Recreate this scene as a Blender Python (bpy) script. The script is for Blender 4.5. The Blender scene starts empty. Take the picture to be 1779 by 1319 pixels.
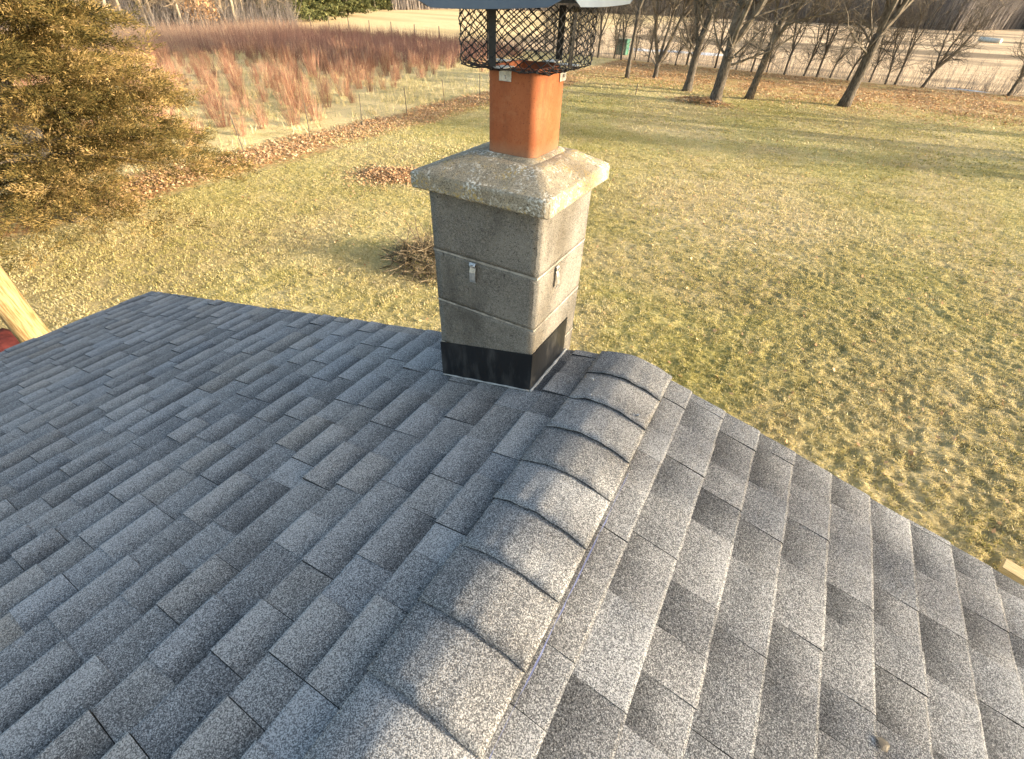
import bpy, bmesh, math, random
import numpy as np
from mathutils import Vector, Matrix
R_ = math.radians
S = bpy.context.scene
COL = S.collection

# ---------------------------------------------------------------- camera, light, exposure
cam_d = bpy.data.cameras.new('camera'); cam = bpy.data.objects.new('camera', cam_d); COL.objects.link(cam)
S.camera = cam
F = Vector((-0.36823325, 0.66770973, -0.6469683)); RR = Vector((0.86272381, 0.50478845, 0.02993742)); UU = Vector((-0.34657163, 0.547131, 0.76192898))
m = Matrix((RR, UU, -F)).transposed().to_4x4(); m.translation = Vector((0.28537, -1.43643, 1.12691))
cam.matrix_world = m
cam_d.sensor_width = 36; cam_d.lens = 36 * 794.58 / 1779; cam_d.clip_start = 0.05; cam_d.clip_end = 2000

SUN_EL, SUN_AZ = R_(10.5), R_(14.0)          # azimuth measured from +X towards +Y
W = bpy.data.worlds.new('World'); S.world = W; W.use_nodes = True
wn = W.node_tree.nodes; sky = wn.new('ShaderNodeTexSky'); sky.sky_type = 'NISHITA'; sky.sun_disc = False
sky.sun_elevation = SUN_EL; sky.sun_rotation = math.pi / 2 - SUN_AZ
sky.air_density = 1.0; sky.dust_density = 3.0; sky.ozone_density = 0.6
W.node_tree.links.new(sky.outputs[0], wn['Background'].inputs[0]); wn['Background'].inputs[1].default_value = 0.15
sd = bpy.data.lights.new('sun', 'SUN'); sd.energy = 3.8; sd.angle = R_(0.6); sd.color = (1.0, 0.88, 0.70)
sun = bpy.data.objects.new('sun', sd); COL.objects.link(sun)
sdir = Vector((math.cos(SUN_EL) * math.cos(SUN_AZ), math.cos(SUN_EL) * math.sin(SUN_AZ), math.sin(SUN_EL)))
sun.rotation_euler = sdir.to_track_quat('Z', 'Y').to_euler(); sun.location = (30, 8, 20)
S.view_settings.view_transform = 'Standard'; S.view_settings.look = 'None'; S.view_settings.gamma = 1
S.view_settings.exposure = 1.80
S.render.engine = 'CYCLES'
S.cycles.max_bounces = 5

rng = random.Random(7)
G = -3.7                                       # ground level; the ridge is z = 0

# ---------------------------------------------------------------- material helpers
class NT:
    def __init__(s, name, rough=0.9, spec=0.2, metal=0.0):
        s.m = bpy.data.materials.new(name); s.m.use_nodes = True
        s.t = s.m.node_tree; s.b = s.t.nodes['Principled BSDF']
        s.b.inputs['Roughness'].default_value = rough; s.b.inputs['Specular IOR Level'].default_value = spec
        s.b.inputs['Metallic'].default_value = metal
        s.co = s.t.nodes.new('ShaderNodeTexCoord').outputs['Object']
    def n(s, ty, **k):
        n = s.t.nodes.new(ty)
        for a, v in k.items(): setattr(n, a, v)
        return n
    def l(s, a, b): s.t.links.new(a, b)
    def sock(s, inp, v):
        if hasattr(v, 'links') or isinstance(v, bpy.types.NodeSocket): s.l(v, inp)
        else: inp.default_value = v if not (isinstance(v, tuple) and len(v) == 3 and inp.type == 'RGBA') else (*v, 1)
    def scale(s, v):
        n = s.n('ShaderNodeMapping'); s.l(s.co, n.inputs[0]); n.inputs['Scale'].default_value = v; return n.outputs[0]
    def noise(s, sc, det=3, rough=0.55, vec=None, dist=0.0):
        n = s.n('ShaderNodeTexNoise'); s.l(vec or s.co, n.inputs['Vector'])
        n.inputs['Scale'].default_value = sc; n.inputs['Detail'].default_value = det; n.inputs['Roughness'].default_value = rough
        n.inputs['Distortion'].default_value = dist
        return n.outputs['Fac']
    def voro(s, sc, out='Color', feat='F1'):
        n = s.n('ShaderNodeTexVoronoi', feature=feat); s.l(s.co, n.inputs['Vector']); n.inputs['Scale'].default_value = sc
        return n.outputs[out]
    def ramp(s, fac, stops, interp='LINEAR'):
        n = s.n('ShaderNodeValToRGB'); s.l(fac, n.inputs[0]); cr = n.color_ramp; cr.interpolation = interp
        while len(cr.elements) < len(stops): cr.elements.new(0.5)
        for e, (p, c) in zip(cr.elements, stops):
            e.position = p; e.color = (c, c, c, 1) if not isinstance(c, tuple) else (*c, 1)
        return n.outputs[0]
    def mix(s, f, a, b, mode='MIX'):
        n = s.n('ShaderNodeMix', data_type='RGBA', blend_type=mode)
        s.sock(n.inputs[0], f); s.sock(n.inputs[6], a); s.sock(n.inputs[7], b); return n.outputs[2]
    def math(s, op, a, b=0.0, c=0.0, clamp=False):
        n = s.n('ShaderNodeMath', operation=op, use_clamp=clamp); s.sock(n.inputs[0], a); s.sock(n.inputs[1], b); s.sock(n.inputs[2], c); return n.outputs[0]
    def rng(s, v, a, b, c=0.0, d=1.0):
        n = s.n('ShaderNodeMapRange'); s.sock(n.inputs[0], v)
        for i, q in enumerate((a, b, c, d)): n.inputs[i + 1].default_value = q
        return n.outputs[0]
    def attr(s, name, o='Fac'):
        n = s.n('ShaderNodeAttribute', attribute_name=name); return n.outputs[o]
    def sep(s):
        n = s.n('ShaderNodeSeparateXYZ'); s.l(s.co, n.inputs[0]); return n.outputs
    def bump(s, h, strength=0.5, dist=0.01):
        n = s.n('ShaderNodeBump'); s.l(h, n.inputs['Height']); n.inputs['Strength'].default_value = strength; n.inputs['Distance'].default_value = dist
        s.l(n.outputs[0], s.b.inputs['Normal'])
    def color(s, c): s.sock(s.b.inputs['Base Color'], c); return s.m

def M_shingle(name, blue=0.0, soft=1.0):
    q = NT(name, 0.95, 0.12)
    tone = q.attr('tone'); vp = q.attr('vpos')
    g1 = q.voro(480); gn = q.n('ShaderNodeSeparateColor'); q.l(g1, gn.inputs[0])
    g2 = q.noise(300, 2, 0.8)
    v = q.math('ADD', q.math('MULTIPLY', gn.outputs[0], 0.62), q.math('MULTIPLY', g2, 0.82))       # 0..1.4
    v = q.math('ADD', v, q.math('MULTIPLY', q.math('SUBTRACT', tone, 0.5), 0.24))
    v = q.math('ADD', v, q.math('MULTIPLY', q.math('SUBTRACT', q.noise(9, 4), 0.5), 0.25))
    dk = q.math('MULTIPLY', q.rng(vp, 0.40, 0.86), q.attr('shade'))  # printed shadow line, plus painted shade beside the course above
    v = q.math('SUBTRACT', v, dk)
    v = q.math('ADD', v, q.rng(vp, 0.40, 0.05, 0.0, 0.09))  # lighter granules painted as a lit edge along the butt
    c = q.ramp(v, [(0.18, (0.022, 0.023, 0.024)), (0.5, (0.090, 0.090, 0.091)), (0.74, (0.180, 0.178, 0.174)), (1.04, (0.44, 0.43, 0.41))])
    hue = q.ramp(q.attr('hue'), [(0.0, (0.92, 0.98, 1.07)), (0.5, (0.98, 0.995, 1.02)), (1.0, (1.06, 1.0, 0.93))])
    c = q.mix(1.0, c, hue, 'MULTIPLY')
    q.bump(q.math('ADD', g2, q.math('MULTIPLY', gn.outputs[1], 0.5)), 0.55, 0.003)
    return q.color(c)

def M_concrete(name, dark, light, lichen=0.0, stain=0.5):
    q = NT(name, 0.95, 0.15)
    a = q.noise(5, 5, 0.6); f = q.noise(190, 3, 0.7); gs = q.noise(420, 2, 0.8)
    c = q.mix(q.rng(a, 0.36, 0.64), dark, light)
    c = q.mix(q.math('MULTIPLY', q.rng(f, 0.36, 0.62), 0.7), c, tuple(x * 1.45 for x in light))
    c = q.mix(q.rng(gs, 0.52, 0.62), c, tuple(x * 0.38 for x in dark))
    st = q.noise(3.5, 6, 0.65, vec=q.scale((1, 1, 0.35)))
    c = q.mix(q.math('MULTIPLY', q.rng(st, 0.48, 0.66), stain), c, tuple(x * 0.45 for x in dark))
    if lichen:
        l1 = q.math('MULTIPLY', q.rng(q.noise(115, 3, 0.6), 0.50, 0.60), q.rng(q.noise(14, 4, 0.7), 0.46, 0.60))
        c = q.mix(q.math('MULTIPLY', l1, lichen), c, (0.66, 0.65, 0.58))
        l2 = q.math('MULTIPLY', q.rng(q.noise(120, 3, 0.6), 0.52, 0.60), q.rng(q.noise(7, 3, 0.6, dist=1), 0.44, 0.58))
        c = q.mix(q.math('MULTIPLY', l2, lichen), c, (0.42, 0.31, 0.12))
        l3 = q.rng(q.noise(95, 4, 0.8), 0.58, 0.66)
        c = q.mix(l3, c, (0.05, 0.045, 0.04))
    q.bump(q.math('ADD', f, q.noise(45, 4)), 0.5, 0.004)
    return q.color(c)

def M_simple(name, c1, c2, sc=20, rough=0.85, spec=0.2, metal=0.0, bump=0.3, bd=0.005, stretch=(1, 1, 1), lo=0.35, hi=0.65):
    q = NT(name, rough, spec, metal)
    n = q.noise(sc, 5, 0.65, vec=q.scale(stretch))
    if bump: q.bump(n, bump, bd)
    return q.color(q.mix(q.rng(n, lo, hi), c1, c2))

def M_tone(name, stops, rough=0.9, spec=0.1, trans=0.0):
    q = NT(name, rough, spec)
    c = q.ramp(q.attr('tone'), stops)
    q.color(c)
    if trans:
        t = q.n('ShaderNodeBsdfTranslucent'); q.l(c, t.inputs[0]); mx = q.n('ShaderNodeMixShader'); mx.inputs[0].default_value = trans
        q.l(q.b.outputs[0], mx.inputs[1]); q.l(t.outputs[0], mx.inputs[2]); q.l(mx.outputs[0], q.t.nodes['Material Output'].inputs[0])
    return q.m

MAT = dict(
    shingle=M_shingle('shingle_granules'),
    block=M_concrete('concrete_block', (0.108, 0.101, 0.089), (0.212, 0.200, 0.176), 0.05, 0.75),
    crown=M_concrete('crown_concrete', (0.19, 0.165, 0.12), (0.34, 0.30, 0.225), 1.0, 0.15),
    mortar=M_simple('mortar', (0.22, 0.205, 0.175), (0.40, 0.38, 0.33), 40),
    sealant=M_simple('sealant', (0.30, 0.30, 0.29), (0.52, 0.52, 0.50), 30, 0.6),
    black=M_simple('black_flashing_paint', (0.007, 0.008, 0.010), (0.050, 0.050, 0.050), 22, 0.38, 0.5, bump=0.5, bd=0.003, stretch=(1, 1, 0.25), lo=0.50, hi=0.72),
    tar=M_simple('tar', (0.006, 0.006, 0.006), (0.02, 0.02, 0.02), 90, 0.4, 0.5),
    powder=M_simple('black_powder_coat', (0.010, 0.011, 0.013), (0.022, 0.023, 0.026), 60, 0.5, 0.4, bump=0.1, bd=0.001),
    lid=M_simple('slate_powder_coat', (0.075, 0.095, 0.125), (0.10, 0.125, 0.155), 12, 0.42, 0.5, bump=0.05),
    galv=M_simple('galvanised_steel', (0.33, 0.34, 0.35), (0.62, 0.62, 0.61), 70, 0.42, 0.5, 0.7, bump=0.1, bd=0.001),
    wood=M_simple('fresh_lumber', (0.50, 0.33, 0.14), (0.74, 0.58, 0.32), 9, 0.7, 0.2, stretch=(1, 12, 12), bump=0.2, bd=0.002),
    pole=M_simple('weathered_pole_wood', (0.22, 0.125, 0.05), (0.46, 0.34, 0.17), 16, 0.8, 0.15, stretch=(3, 3, 0.25), bump=0.8, bd=0.01, lo=0.38, hi=0.58),
    brush=M_simple('cut_branches', (0.07, 0.055, 0.035), (0.34, 0.27, 0.18), 5, 0.95, 0.1, bump=0, lo=.42, hi=.7),
    siding=M_simple('white_siding', (0.62, 0.62, 0.60), (0.72, 0.72, 0.70), 6, 0.6, bump=0.05),
    trim=M_simple('white_trim', (0.70, 0.70, 0.68), (0.8, 0.8, 0.78), 6, 0.5, bump=0.0),
    bark=M_simple('grey_bark', (0.045, 0.038, 0.031), (0.18, 0.155, 0.125), 9, 0.95, 0.1, bump=0.9, bd=0.05, stretch=(2.2, 2.2, 0.5)),
    twig=M_simple('twig_bark', (0.085, 0.072, 0.058), (0.22, 0.19, 0.15), 4, 0.95, 0.1, bump=0),
    palebark=M_simple('pale_bark', (0.22, 0.18, 0.13), (0.50, 0.42, 0.30), 6, 0.95, 0.1, bump=0.6, bd=0.03, stretch=(2, 2, 0.6)),
    paletwig=M_simple('pale_twig', (0.16, 0.12, 0.08), (0.34, 0.27, 0.19), 3, 0.95, 0.1, bump=0),
    fence=M_simple('weathered_post', (0.06, 0.05, 0.04), (0.16, 0.14, 0.11), 20),
    soil=M_simple('dark_soil', (0.05, 0.035, 0.022), (0.13, 0.09, 0.055), 14),
    snow=M_simple('old_snow', (0.62, 0.64, 0.68), (0.82, 0.83, 0.85), 3, 0.8),
    pipe=M_simple('white_plastic', (0.50, 0.47, 0.40), (0.66, 0.62, 0.54), 3, 0.5),
    green=M_simple('green_plastic', (0.035, 0.12, 0.08), (0.06, 0.17, 0.12), 3, 0.5),
    red=M_simple('red_canvas', (0.06, 0.014, 0.013), (0.11, 0.025, 0.022), 9, 0.7),
    blade=M_tone('grass_blades', [(0.0, (0.20, 0.20, 0.060)), (0.3, (0.38, 0.335, 0.115)), (0.6, (0.52, 0.445, 0.215)), (1.0, (0.70, 0.60, 0.38))], trans=0.25),
    leaf=M_tone('dead_leaves', [(0.0, (0.28, 0.155, 0.075)), (0.4, (0.47, 0.285, 0.15)), (0.75, (0.62, 0.41, 0.23)), (1.0, (0.74, 0.56, 0.36))], trans=0.15),
    cedar=M_tone('cedar_foliage', [(0.0, (0.035, 0.034, 0.014)), (0.35, (0.13, 0.105, 0.035)), (0.7, (0.27, 0.19, 0.07)), (1.0, (0.48, 0.34, 0.16))], trans=0.25),
    pine=M_tone('evergreen_foliage', [(0.0, (0.035, 0.042, 0.018)), (0.5, (0.095, 0.105, 0.042)), (1.0, (0.21, 0.20, 0.085))], trans=0.2),
    shrub=M_tone('red_stems', [(0.0, (0.17, 0.080, 0.055)), (0.5, (0.34, 0.175, 0.120)), (0.8, (0.50, 0.33, 0.22)), (1.0, (0.70, 0.55, 0.35))], trans=0.1),
    thicket=M_tone('thicket_stems', [(0.0, (0.14, 0.070, 0.055)), (0.5, (0.26, 0.14, 0.105)), (1.0, (0.56, 0.38, 0.25))]),
    wood_far=M_tone('woodland_twigs', [(0.0, (0.075, 0.066, 0.062)), (0.5, (0.19, 0.165, 0.15)), (1.0, (0.42, 0.35, 0.28))]),
    chalk=M_simple('blue_chalk', (0.10, 0.12, 0.26), (0.20, 0.23, 0.38), 40, lo=0.3, hi=0.7),
)

def M_terracotta():
    q = NT('terracotta', 0.72, 0.25)
    a = q.noise(7, 4, 0.6, vec=q.scale((1, 1, 0.5))); b = q.noise(140, 3, 0.7)
    c = q.mix(q.rng(a, 0.3, 0.7), (0.30, 0.090, 0.034), (0.39, 0.135, 0.055))
    c = q.mix(q.math('MULTIPLY', q.rng(b, 0.5, 0.7), 0.35), c, (0.19, 0.05, 0.02))
    z = q.sep()[2]
    c = q.mix(q.math('MULTIPLY', q.rng(q.noise(25, 4, 0.7), 0.5, 0.62), 0.22), c, (0.42, 0.20, 0.10))
    c = q.mix(q.math('MULTIPLY', q.rng(z, 0.945, 0.962), 0.6), c, (0.10, 0.035, 0.02))
    so = q.math('MULTIPLY', q.rng(q.noise(11, 5, 0.7, vec=q.scale((1, 1, 0.22))), 0.50, 0.66), q.rng(z, 0.74, 0.96, 0.15, 0.75))
    c = q.mix(so, c, (0.10, 0.045, 0.025))
    c = q.mix(q.math('MULTIPLY', q.rng(z, 0.775, 0.74), 0.5), c, (0.30, 0.20, 0.13))
    c = q.mix(q.rng(q.noise(260, 2, 0.7), 0.66, 0.70), c, (0.05, 0.02, 0.012))
    q.bump(q.math('ADD', b, q.noise(18, 3)), 0.3, 0.003); return q.color(c)
MAT['clay'] = M_terracotta()

def M_ground():
    q = NT('lawn_and_fields', 0.97, 0.05)
    x, y, z = q.sep()[0], q.sep()[1], q.sep()[2]
    wob = q.math('MULTIPLY', q.math('SUBTRACT', q.noise(0.35, 3), 0.5), 2.0)
    big = q.noise(0.16, 4, 0.6); mid = q.noise(1.1, 4, 0.65); fine = q.noise(13, 4, 0.75); mic = q.noise(60, 3, 0.85)
    v = q.math('ADD', q.math('MULTIPLY', fine, 0.6), q.math('ADD', q.math('MULTIPLY', mic, 0.5), q.math('MULTIPLY', mid, 0.35)))
    v = q.math('ADD', v, q.math('MULTIPLY', q.math('SUBTRACT', big, 0.5), 0.5))
    lawn = q.ramp(v, [(0.48, (0.15, 0.135, 0.042)), (0.62, (0.34, 0.295, 0.090)), (0.76, (0.51, 0.435, 0.185)), (0.93, (0.72, 0.62, 0.33))])
    dry = q.rng(q.noise(0.22, 4, 0.6, dist=0.6), 0.42, 0.56)
    dx = q.math('SUBTRACT', x, -1.0); dy = q.math('SUBTRACT', y, 14.0)
    dd = q.math('SQRT', q.math('ADD', q.math('MULTIPLY', dx, dx), q.math('MULTIPLY', q.math('MULTIPLY', dy, dy), 0.8)))
    pat = q.math('MULTIPLY', q.rng(q.math('ADD', dd, q.math('MULTIPLY', wob, 1.2)), 5.5, 2.0), 1.3)
    nr2 = q.math('MULTIPLY', q.rng(x, 0.0, 3.0), q.rng(y, 11, 7))
    dry = q.math('MAXIMUM', dry, q.math('MAXIMUM', pat, nr2))
    lawn = q.mix(q.math('MULTIPLY', dry, 0.6), lawn, q.ramp(v, [(0.50, (0.22, 0.16, 0.085)), (0.75, (0.52, 0.395, 0.22)), (0.95, (0.72, 0.585, 0.38))]))
    # field of stubble beyond the tree row
    st = q.noise(2.2, 4, 0.7, vec=q.scale((0.25, 1.6, 1)))
    sv = q.math('ADD', q.math('MULTIPLY', st, 0.7), q.math('MULTIPLY', fine, 0.4))
    field = q.ramp(sv, [(0.38, (0.24, 0.165, 0.11)), (0.53, (0.60, 0.435, 0.275)), (0.66, (0.86, 0.68, 0.45))])
    fl = q.noise(0.05, 3, 0.5, vec=q.scale((0.5, 1.6, 1)))
    field = q.mix(q.rng(fl, 0.50, 0.60), field, (0.24, 0.185, 0.125))
    yel = q.rng(x, -34, -44)
    field = q.mix(q.math('MULTIPLY', yel, 0.6), field, (0.78, 0.60, 0.30))
    fy = q.math('ADD', y, wob)
    c = q.mix(q.rng(fy, 51.2, 51.9), lawn, field)
    # shrub field floor
    sf = q.math('MULTIPLY', q.rng(q.math('ADD', x, wob), -17.2, -18.2), q.rng(fy, 51.9, 51.2))
    fc = q.ramp(v, [(0.50, (0.20, 0.18, 0.07)), (0.64, (0.46, 0.38, 0.17)), (0.76, (0.80, 0.63, 0.33))])
    c = q.mix(sf, c, fc)
    # green mown track round the far side of the shrubs
    tr = q.math('MULTIPLY', q.rng(q.math('ABSOLUTE', q.math('SUBTRACT', fy, 53.4)), 1.1, 0.7), q.rng(x, -30, -33))
    c = q.mix(q.math('MULTIPLY', tr, 0.7), c, (0.25, 0.24, 0.09))
    # leaf litter tint
    lf = q.math('MULTIPLY', q.rng(q.noise(9, 4, 0.75), 0.44, 0.52), 1.0)
    strip = q.math('MULTIPLY', q.rng(q.math('ABSOLUTE', q.math('ADD', q.math('ADD', x, 16.4), q.math('MULTIPLY', wob, 0.5))), 1.5, 0.8), q.rng(y, 38, 34))
    und = q.math('MULTIPLY', q.rng(q.math('ADD', y, q.math('MULTIPLY', wob, 3)), 33.5, 41), q.rng(y, 51.6, 51.0))
    und = q.math('MULTIPLY', und, q.rng(x, -18.5, -17.5))
    und = q.math('MULTIPLY', und, q.rng(x, 14, 2, 0.35, 0.9))
    lf = q.math('MULTIPLY', lf, q.math('MAXIMUM', strip, und))
    c = q.mix(lf, c, q.ramp(fine, [(0.4, (0.30, 0.15, 0.065)), (0.6, (0.52, 0.30, 0.14))]))
    # dark soil and weeds near the house on the right
    wd = q.math('MULTIPLY', q.rng(q.noise(1.6, 4, 0.7), 0.52, 0.62), q.rng(y, 12, 5))
    c = q.mix(q.math('MULTIPLY', wd, q.rng(x, -1, 3, 0.0, 0.6)), c, (0.24, 0.20, 0.075))
    q.bump(q.math('ADD', fine, q.math('MULTIPLY', mic, 0.8)), 1.0, 0.04)
    return q.color(c)
MAT['ground'] = M_ground()
MAT['hill'] = M_simple('hillside', (0.05, 0.044, 0.042), (0.11, 0.095, 0.088), 0.6, bump=1.0, bd=1.0)

# ---------------------------------------------------------------- object helpers
def tag(o, label=None, cat=None, group=None, kind=None):
    if label: o['label'] = label
    if cat: o['category'] = cat
    if group: o['group'] = group
    if kind: o['kind'] = kind
    return o
def empty(name, loc=(0, 0, 0), rz=0.0):
    o = bpy.data.objects.new(name, None); COL.objects.link(o); o.location = loc; o.rotation_euler = (0, 0, rz); o.empty_display_size = 0.2; return o
class MB:
    def __init__(s): s.v = []; s.f = []; s.t = []; s.smooth = False
    def add(s, vs, fs, tone=0.5):
        k = len(s.v); s.v += [tuple(a) for a in vs]; s.f += [tuple(i + k for i in f) for f in fs]; s.t += [tone] * len(fs)
    def box(s, a, b, M=None, tone=0.5):
        vs = [Vector((x, y, z)) for x in (a[0], b[0]) for y in (a[1], b[1]) for z in (a[2], b[2])]
        if M: vs = [M @ v for v in vs]
        s.add(vs, [(0, 1, 3, 2), (4, 6, 7, 5), (0, 4, 5, 1), (2, 3, 7, 6), (0, 2, 6, 4), (1, 5, 7, 3)], tone)
    def tube(s, P, r, n=6, tone=0.5, cap=True):
        P = [Vector(p) for p in P]; k = len(s.v); L = len(P)
        d = (P[-1] - P[0]); ref = Vector((0, 0, 1)) if abs(d.normalized().z) < 0.9 else Vector((1, 0, 0))
        for i, p in enumerate(P):
            t = (P[min(i + 1, L - 1)] - P[max(i - 1, 0)]).normalized(); u = t.cross(ref).normalized(); w = t.cross(u)
            rr = r[i] if hasattr(r, '__len__') else r
            for j in range(n):
                a = 2 * math.pi * j / n; s.v.append(tuple(p + u * (rr * math.cos(a)) + w * (rr * math.sin(a))))
        for i in range(L - 1):
            for j in range(n):
                a = k + i * n + j; b = k + i * n + (j + 1) % n; s.f.append((a, b, b + n, a + n)); s.t.append(tone)
        if cap and n > 2:
            s.f.append(tuple(k + j for j in range(n))[::-1]); s.f.append(tuple(k + (L - 1) * n + j for j in range(n))); s.t += [tone, tone]
    def mesh(s, name, mat, smooth=False):
        me = bpy.data.meshes.new(name); me.from_pydata(s.v, [], s.f); me.materials.append(mat)
        a = me.attributes.new('tone', 'FLOAT', 'FACE'); a.data.foreach_set('value', s.t)
        if smooth: me.polygons.foreach_set('use_smooth', [True] * len(me.polygons))
        me.update(); return me
    def build(s, name, mat, parent=None, smooth=False, bevel=0.0):
        o = bpy.data.objects.new(name, s.mesh(name, mat, smooth)); COL.objects.link(o)
        if parent: o.parent = parent
        if bevel:
            b = o.modifiers.new('bevel', 'BEVEL'); b.width = bevel; b.segments = 2; b.limit_method = 'ANGLE'
        return o
def link(name, me, parent=None, loc=(0, 0, 0)):
    o = bpy.data.objects.new(name, me); COL.objects.link(o); o.location = loc
    if parent: o.parent = parent
    return o
def np_mesh(name, V, Fc, mat, tone=None, smooth=False, nper=3):
    """V (n,3) array, Fc (m,nper) int array"""
    me = bpy.data.meshes.new(name); me.vertices.add(len(V)); me.vertices.foreach_set('co', np.asarray(V, np.float32).ravel())
    n = len(Fc); me.loops.add(n * nper); me.loops.foreach_set('vertex_index', np.asarray(Fc, np.int32).ravel())
    me.polygons.add(n); me.polygons.foreach_set('loop_start', np.arange(n, dtype=np.int32) * nper)
    me.polygons.foreach_set('loop_total', np.full(n, nper, np.int32))
    if smooth: me.polygons.foreach_set('use_smooth', np.ones(n, bool))
    me.materials.append(mat); me.update(calc_edges=True)
    if tone is not None:
        a = me.attributes.new('tone', 'FLOAT', 'FACE'); a.data.foreach_set('value', np.asarray(tone, np.float32))
    return me
nr = np.random.default_rng(11)
def vnoise(x, y, seed=0):
    xi = np.floor(x).astype(np.int64); yi = np.floor(y).astype(np.int64); fx = x - xi; fy = y - yi
    fx = fx * fx * (3 - 2 * fx); fy = fy * fy * (3 - 2 * fy)
    def h(a, b):
        q = (a * 374761393 + b * 668265263 + seed * 1442695041) & 0xffffffff
        q = ((q ^ (q >> 13)) * 1274126177) & 0xffffffff
        return ((q ^ (q >> 16)) & 0xffff) / 65535.0
    return (h(xi, yi) * (1 - fx) + h(xi + 1, yi) * fx) * (1 - fy) + (h(xi, yi + 1) * (1 - fx) + h(xi + 1, yi + 1) * fx) * fy
def gheight(x, y):
    x = np.asarray(x, float); y = np.asarray(y, float)
    amp = 0.008 + 0.007 * np.clip((x + 3) / 6, 0, 1) * np.clip((15 - y) / 9, 0, 1) + 0.006 * np.clip((20 - y) / 10, 0, 1)
    n = vnoise(x * 5.5, y * 5.5, 1) + 0.9 * vnoise(x * 13 + 3, y * 13, 2) - 0.95
    n2 = 1 - np.abs(2 * vnoise(x * 7.1, y * 7.1, 5) - 1)
    pit = np.clip((vnoise(x * 5.5 + 5, y * 7.3, 15) * .55 + vnoise(x * 13, y * 15, 16) * .45 - .60) / .12, 0, 1) * np.clip((x + 2.5) / 5, .15, 1) * np.clip((17 - y) / 7, 0, 1)
    far = np.clip(1 - (np.hypot(x, y) - 26) / 10, 0, 1)
    return G + far * (amp * (n * 1.3 + 0.9 * (n2 - 0.6)) - 0.024 * pit) + 0.05 * (vnoise(x * .2, y * .2, 9) - .5)

# ---------------------------------------------------------------- ground, hills
def lines(segs):
    out = []
    for a, b, st in segs: out += list(np.arange(a, b, st))
    return np.array(out + [segs[-1][1]])
gx = lines([(-400, -100, 20), (-100, -30, 2.5), (-30, -17, 0.4), (-17, -9, 0.12), (-9, -1, 0.06), (-1, 8, 0.035), (8, 20, 0.4), (20, 80, 4), (80, 500, 20)])
gy = lines([(-150, -20, 10), (-20, 0, 1), (0, 2.5, 0.2), (2.5, 12, 0.036), (12, 14, .06), (14, 26, 0.12), (26, 60, 0.6), (60, 160, 5), (160, 600, 20)])
X, Y = np.meshgrid(gx, gy); Z = gheight(X, Y)
V = np.stack([X, Y, Z], -1).reshape(-1, 3); nx, ny = len(gx), len(gy)
I = (np.arange(ny - 1)[:, None] * nx + np.arange(nx - 1)[None]).ravel()
me = np_mesh('ground', V, np.stack([I, I + 1, I + 1 + nx, I + nx], 1), MAT['ground'], smooth=True, nper=4)
tag(link('ground', me), kind='structure')

# rising land behind the woods (closes the horizon)
hp = [(-150, -40), (-98, 8), (-92, 62), (-128, 140), (-104, 205), (-30, 236), (30, 245), (85, 300), (240, 260)]
mb = MB(); prof = [(-6, -1), (6, 5), (24, 12), (60, 20), (120, 24)]
for i in range(len(hp) - 1):
    for k in range(12):
        pass
pts = []
for i in range(len(hp) - 1):
    for k in range(10):
        t = k / 10; pts.append((hp[i][0] * (1 - t) + hp[i + 1][0] * t, hp[i][1] * (1 - t) + hp[i + 1][1] * t))
pts.append(hp[-1])
vs = []
for (x, y) in pts:
    d = Vector((x + 10, y - 30, 0)).normalized()
    for (o_, h_) in prof:
        h2 = h_ * (0.8 + 0.5 * rng.random()) if h_ > 0 else h_
        vs.append((x + d.x * o_, y + d.y * o_, G + h2))
n = len(prof)
fs = [(i * n + j, i * n + j + 1, (i + 1) * n + j + 1, (i + 1) * n + j) for i in range(len(pts) - 1) for j in range(n - 1)]
mb.add(vs, fs); tag(mb.build('hills', MAT['hill'], smooth=True), kind='structure')

# ---------------------------------------------------------------- grass blades and leaves (uncountable)
def scatter_tris(px, py, h, w, lean=0.5, zoff=0.0):
    n = len(px); a = nr.uniform(0, 2 * np.pi, n); dx, dy = np.cos(a) * w, np.sin(a) * w
    z = gheight(px, py) + zoff; lx, ly = nr.normal(0, lean, n) * h, nr.normal(0, lean, n) * h
    V = np.empty((n, 3, 3)); V[:, 0] = np.stack([px - dx, py - dy, z - .004], 1); V[:, 1] = np.stack([px + dx, py + dy, z - .004], 1)
    V[:, 2] = np.stack([px + lx, py + ly, z + h], 1)
    return V.reshape(-1, 3), np.arange(3 * n).reshape(-1, 3)
def region(n, x0, x1, y0, y1, keep=None):
    x = nr.uniform(x0, x1, n); y = nr.uniform(y0, y1, n)
    if keep is not None:
        k = keep(x, y); x, y = x[k], y[k]
    return x, y
inview = lambda x, y: (x < 4.6 + (y - 3.5) * 0.25 + 1.0) & (x > -17.5)
Vs, Fs, T = [], [], []; off = 0
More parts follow.
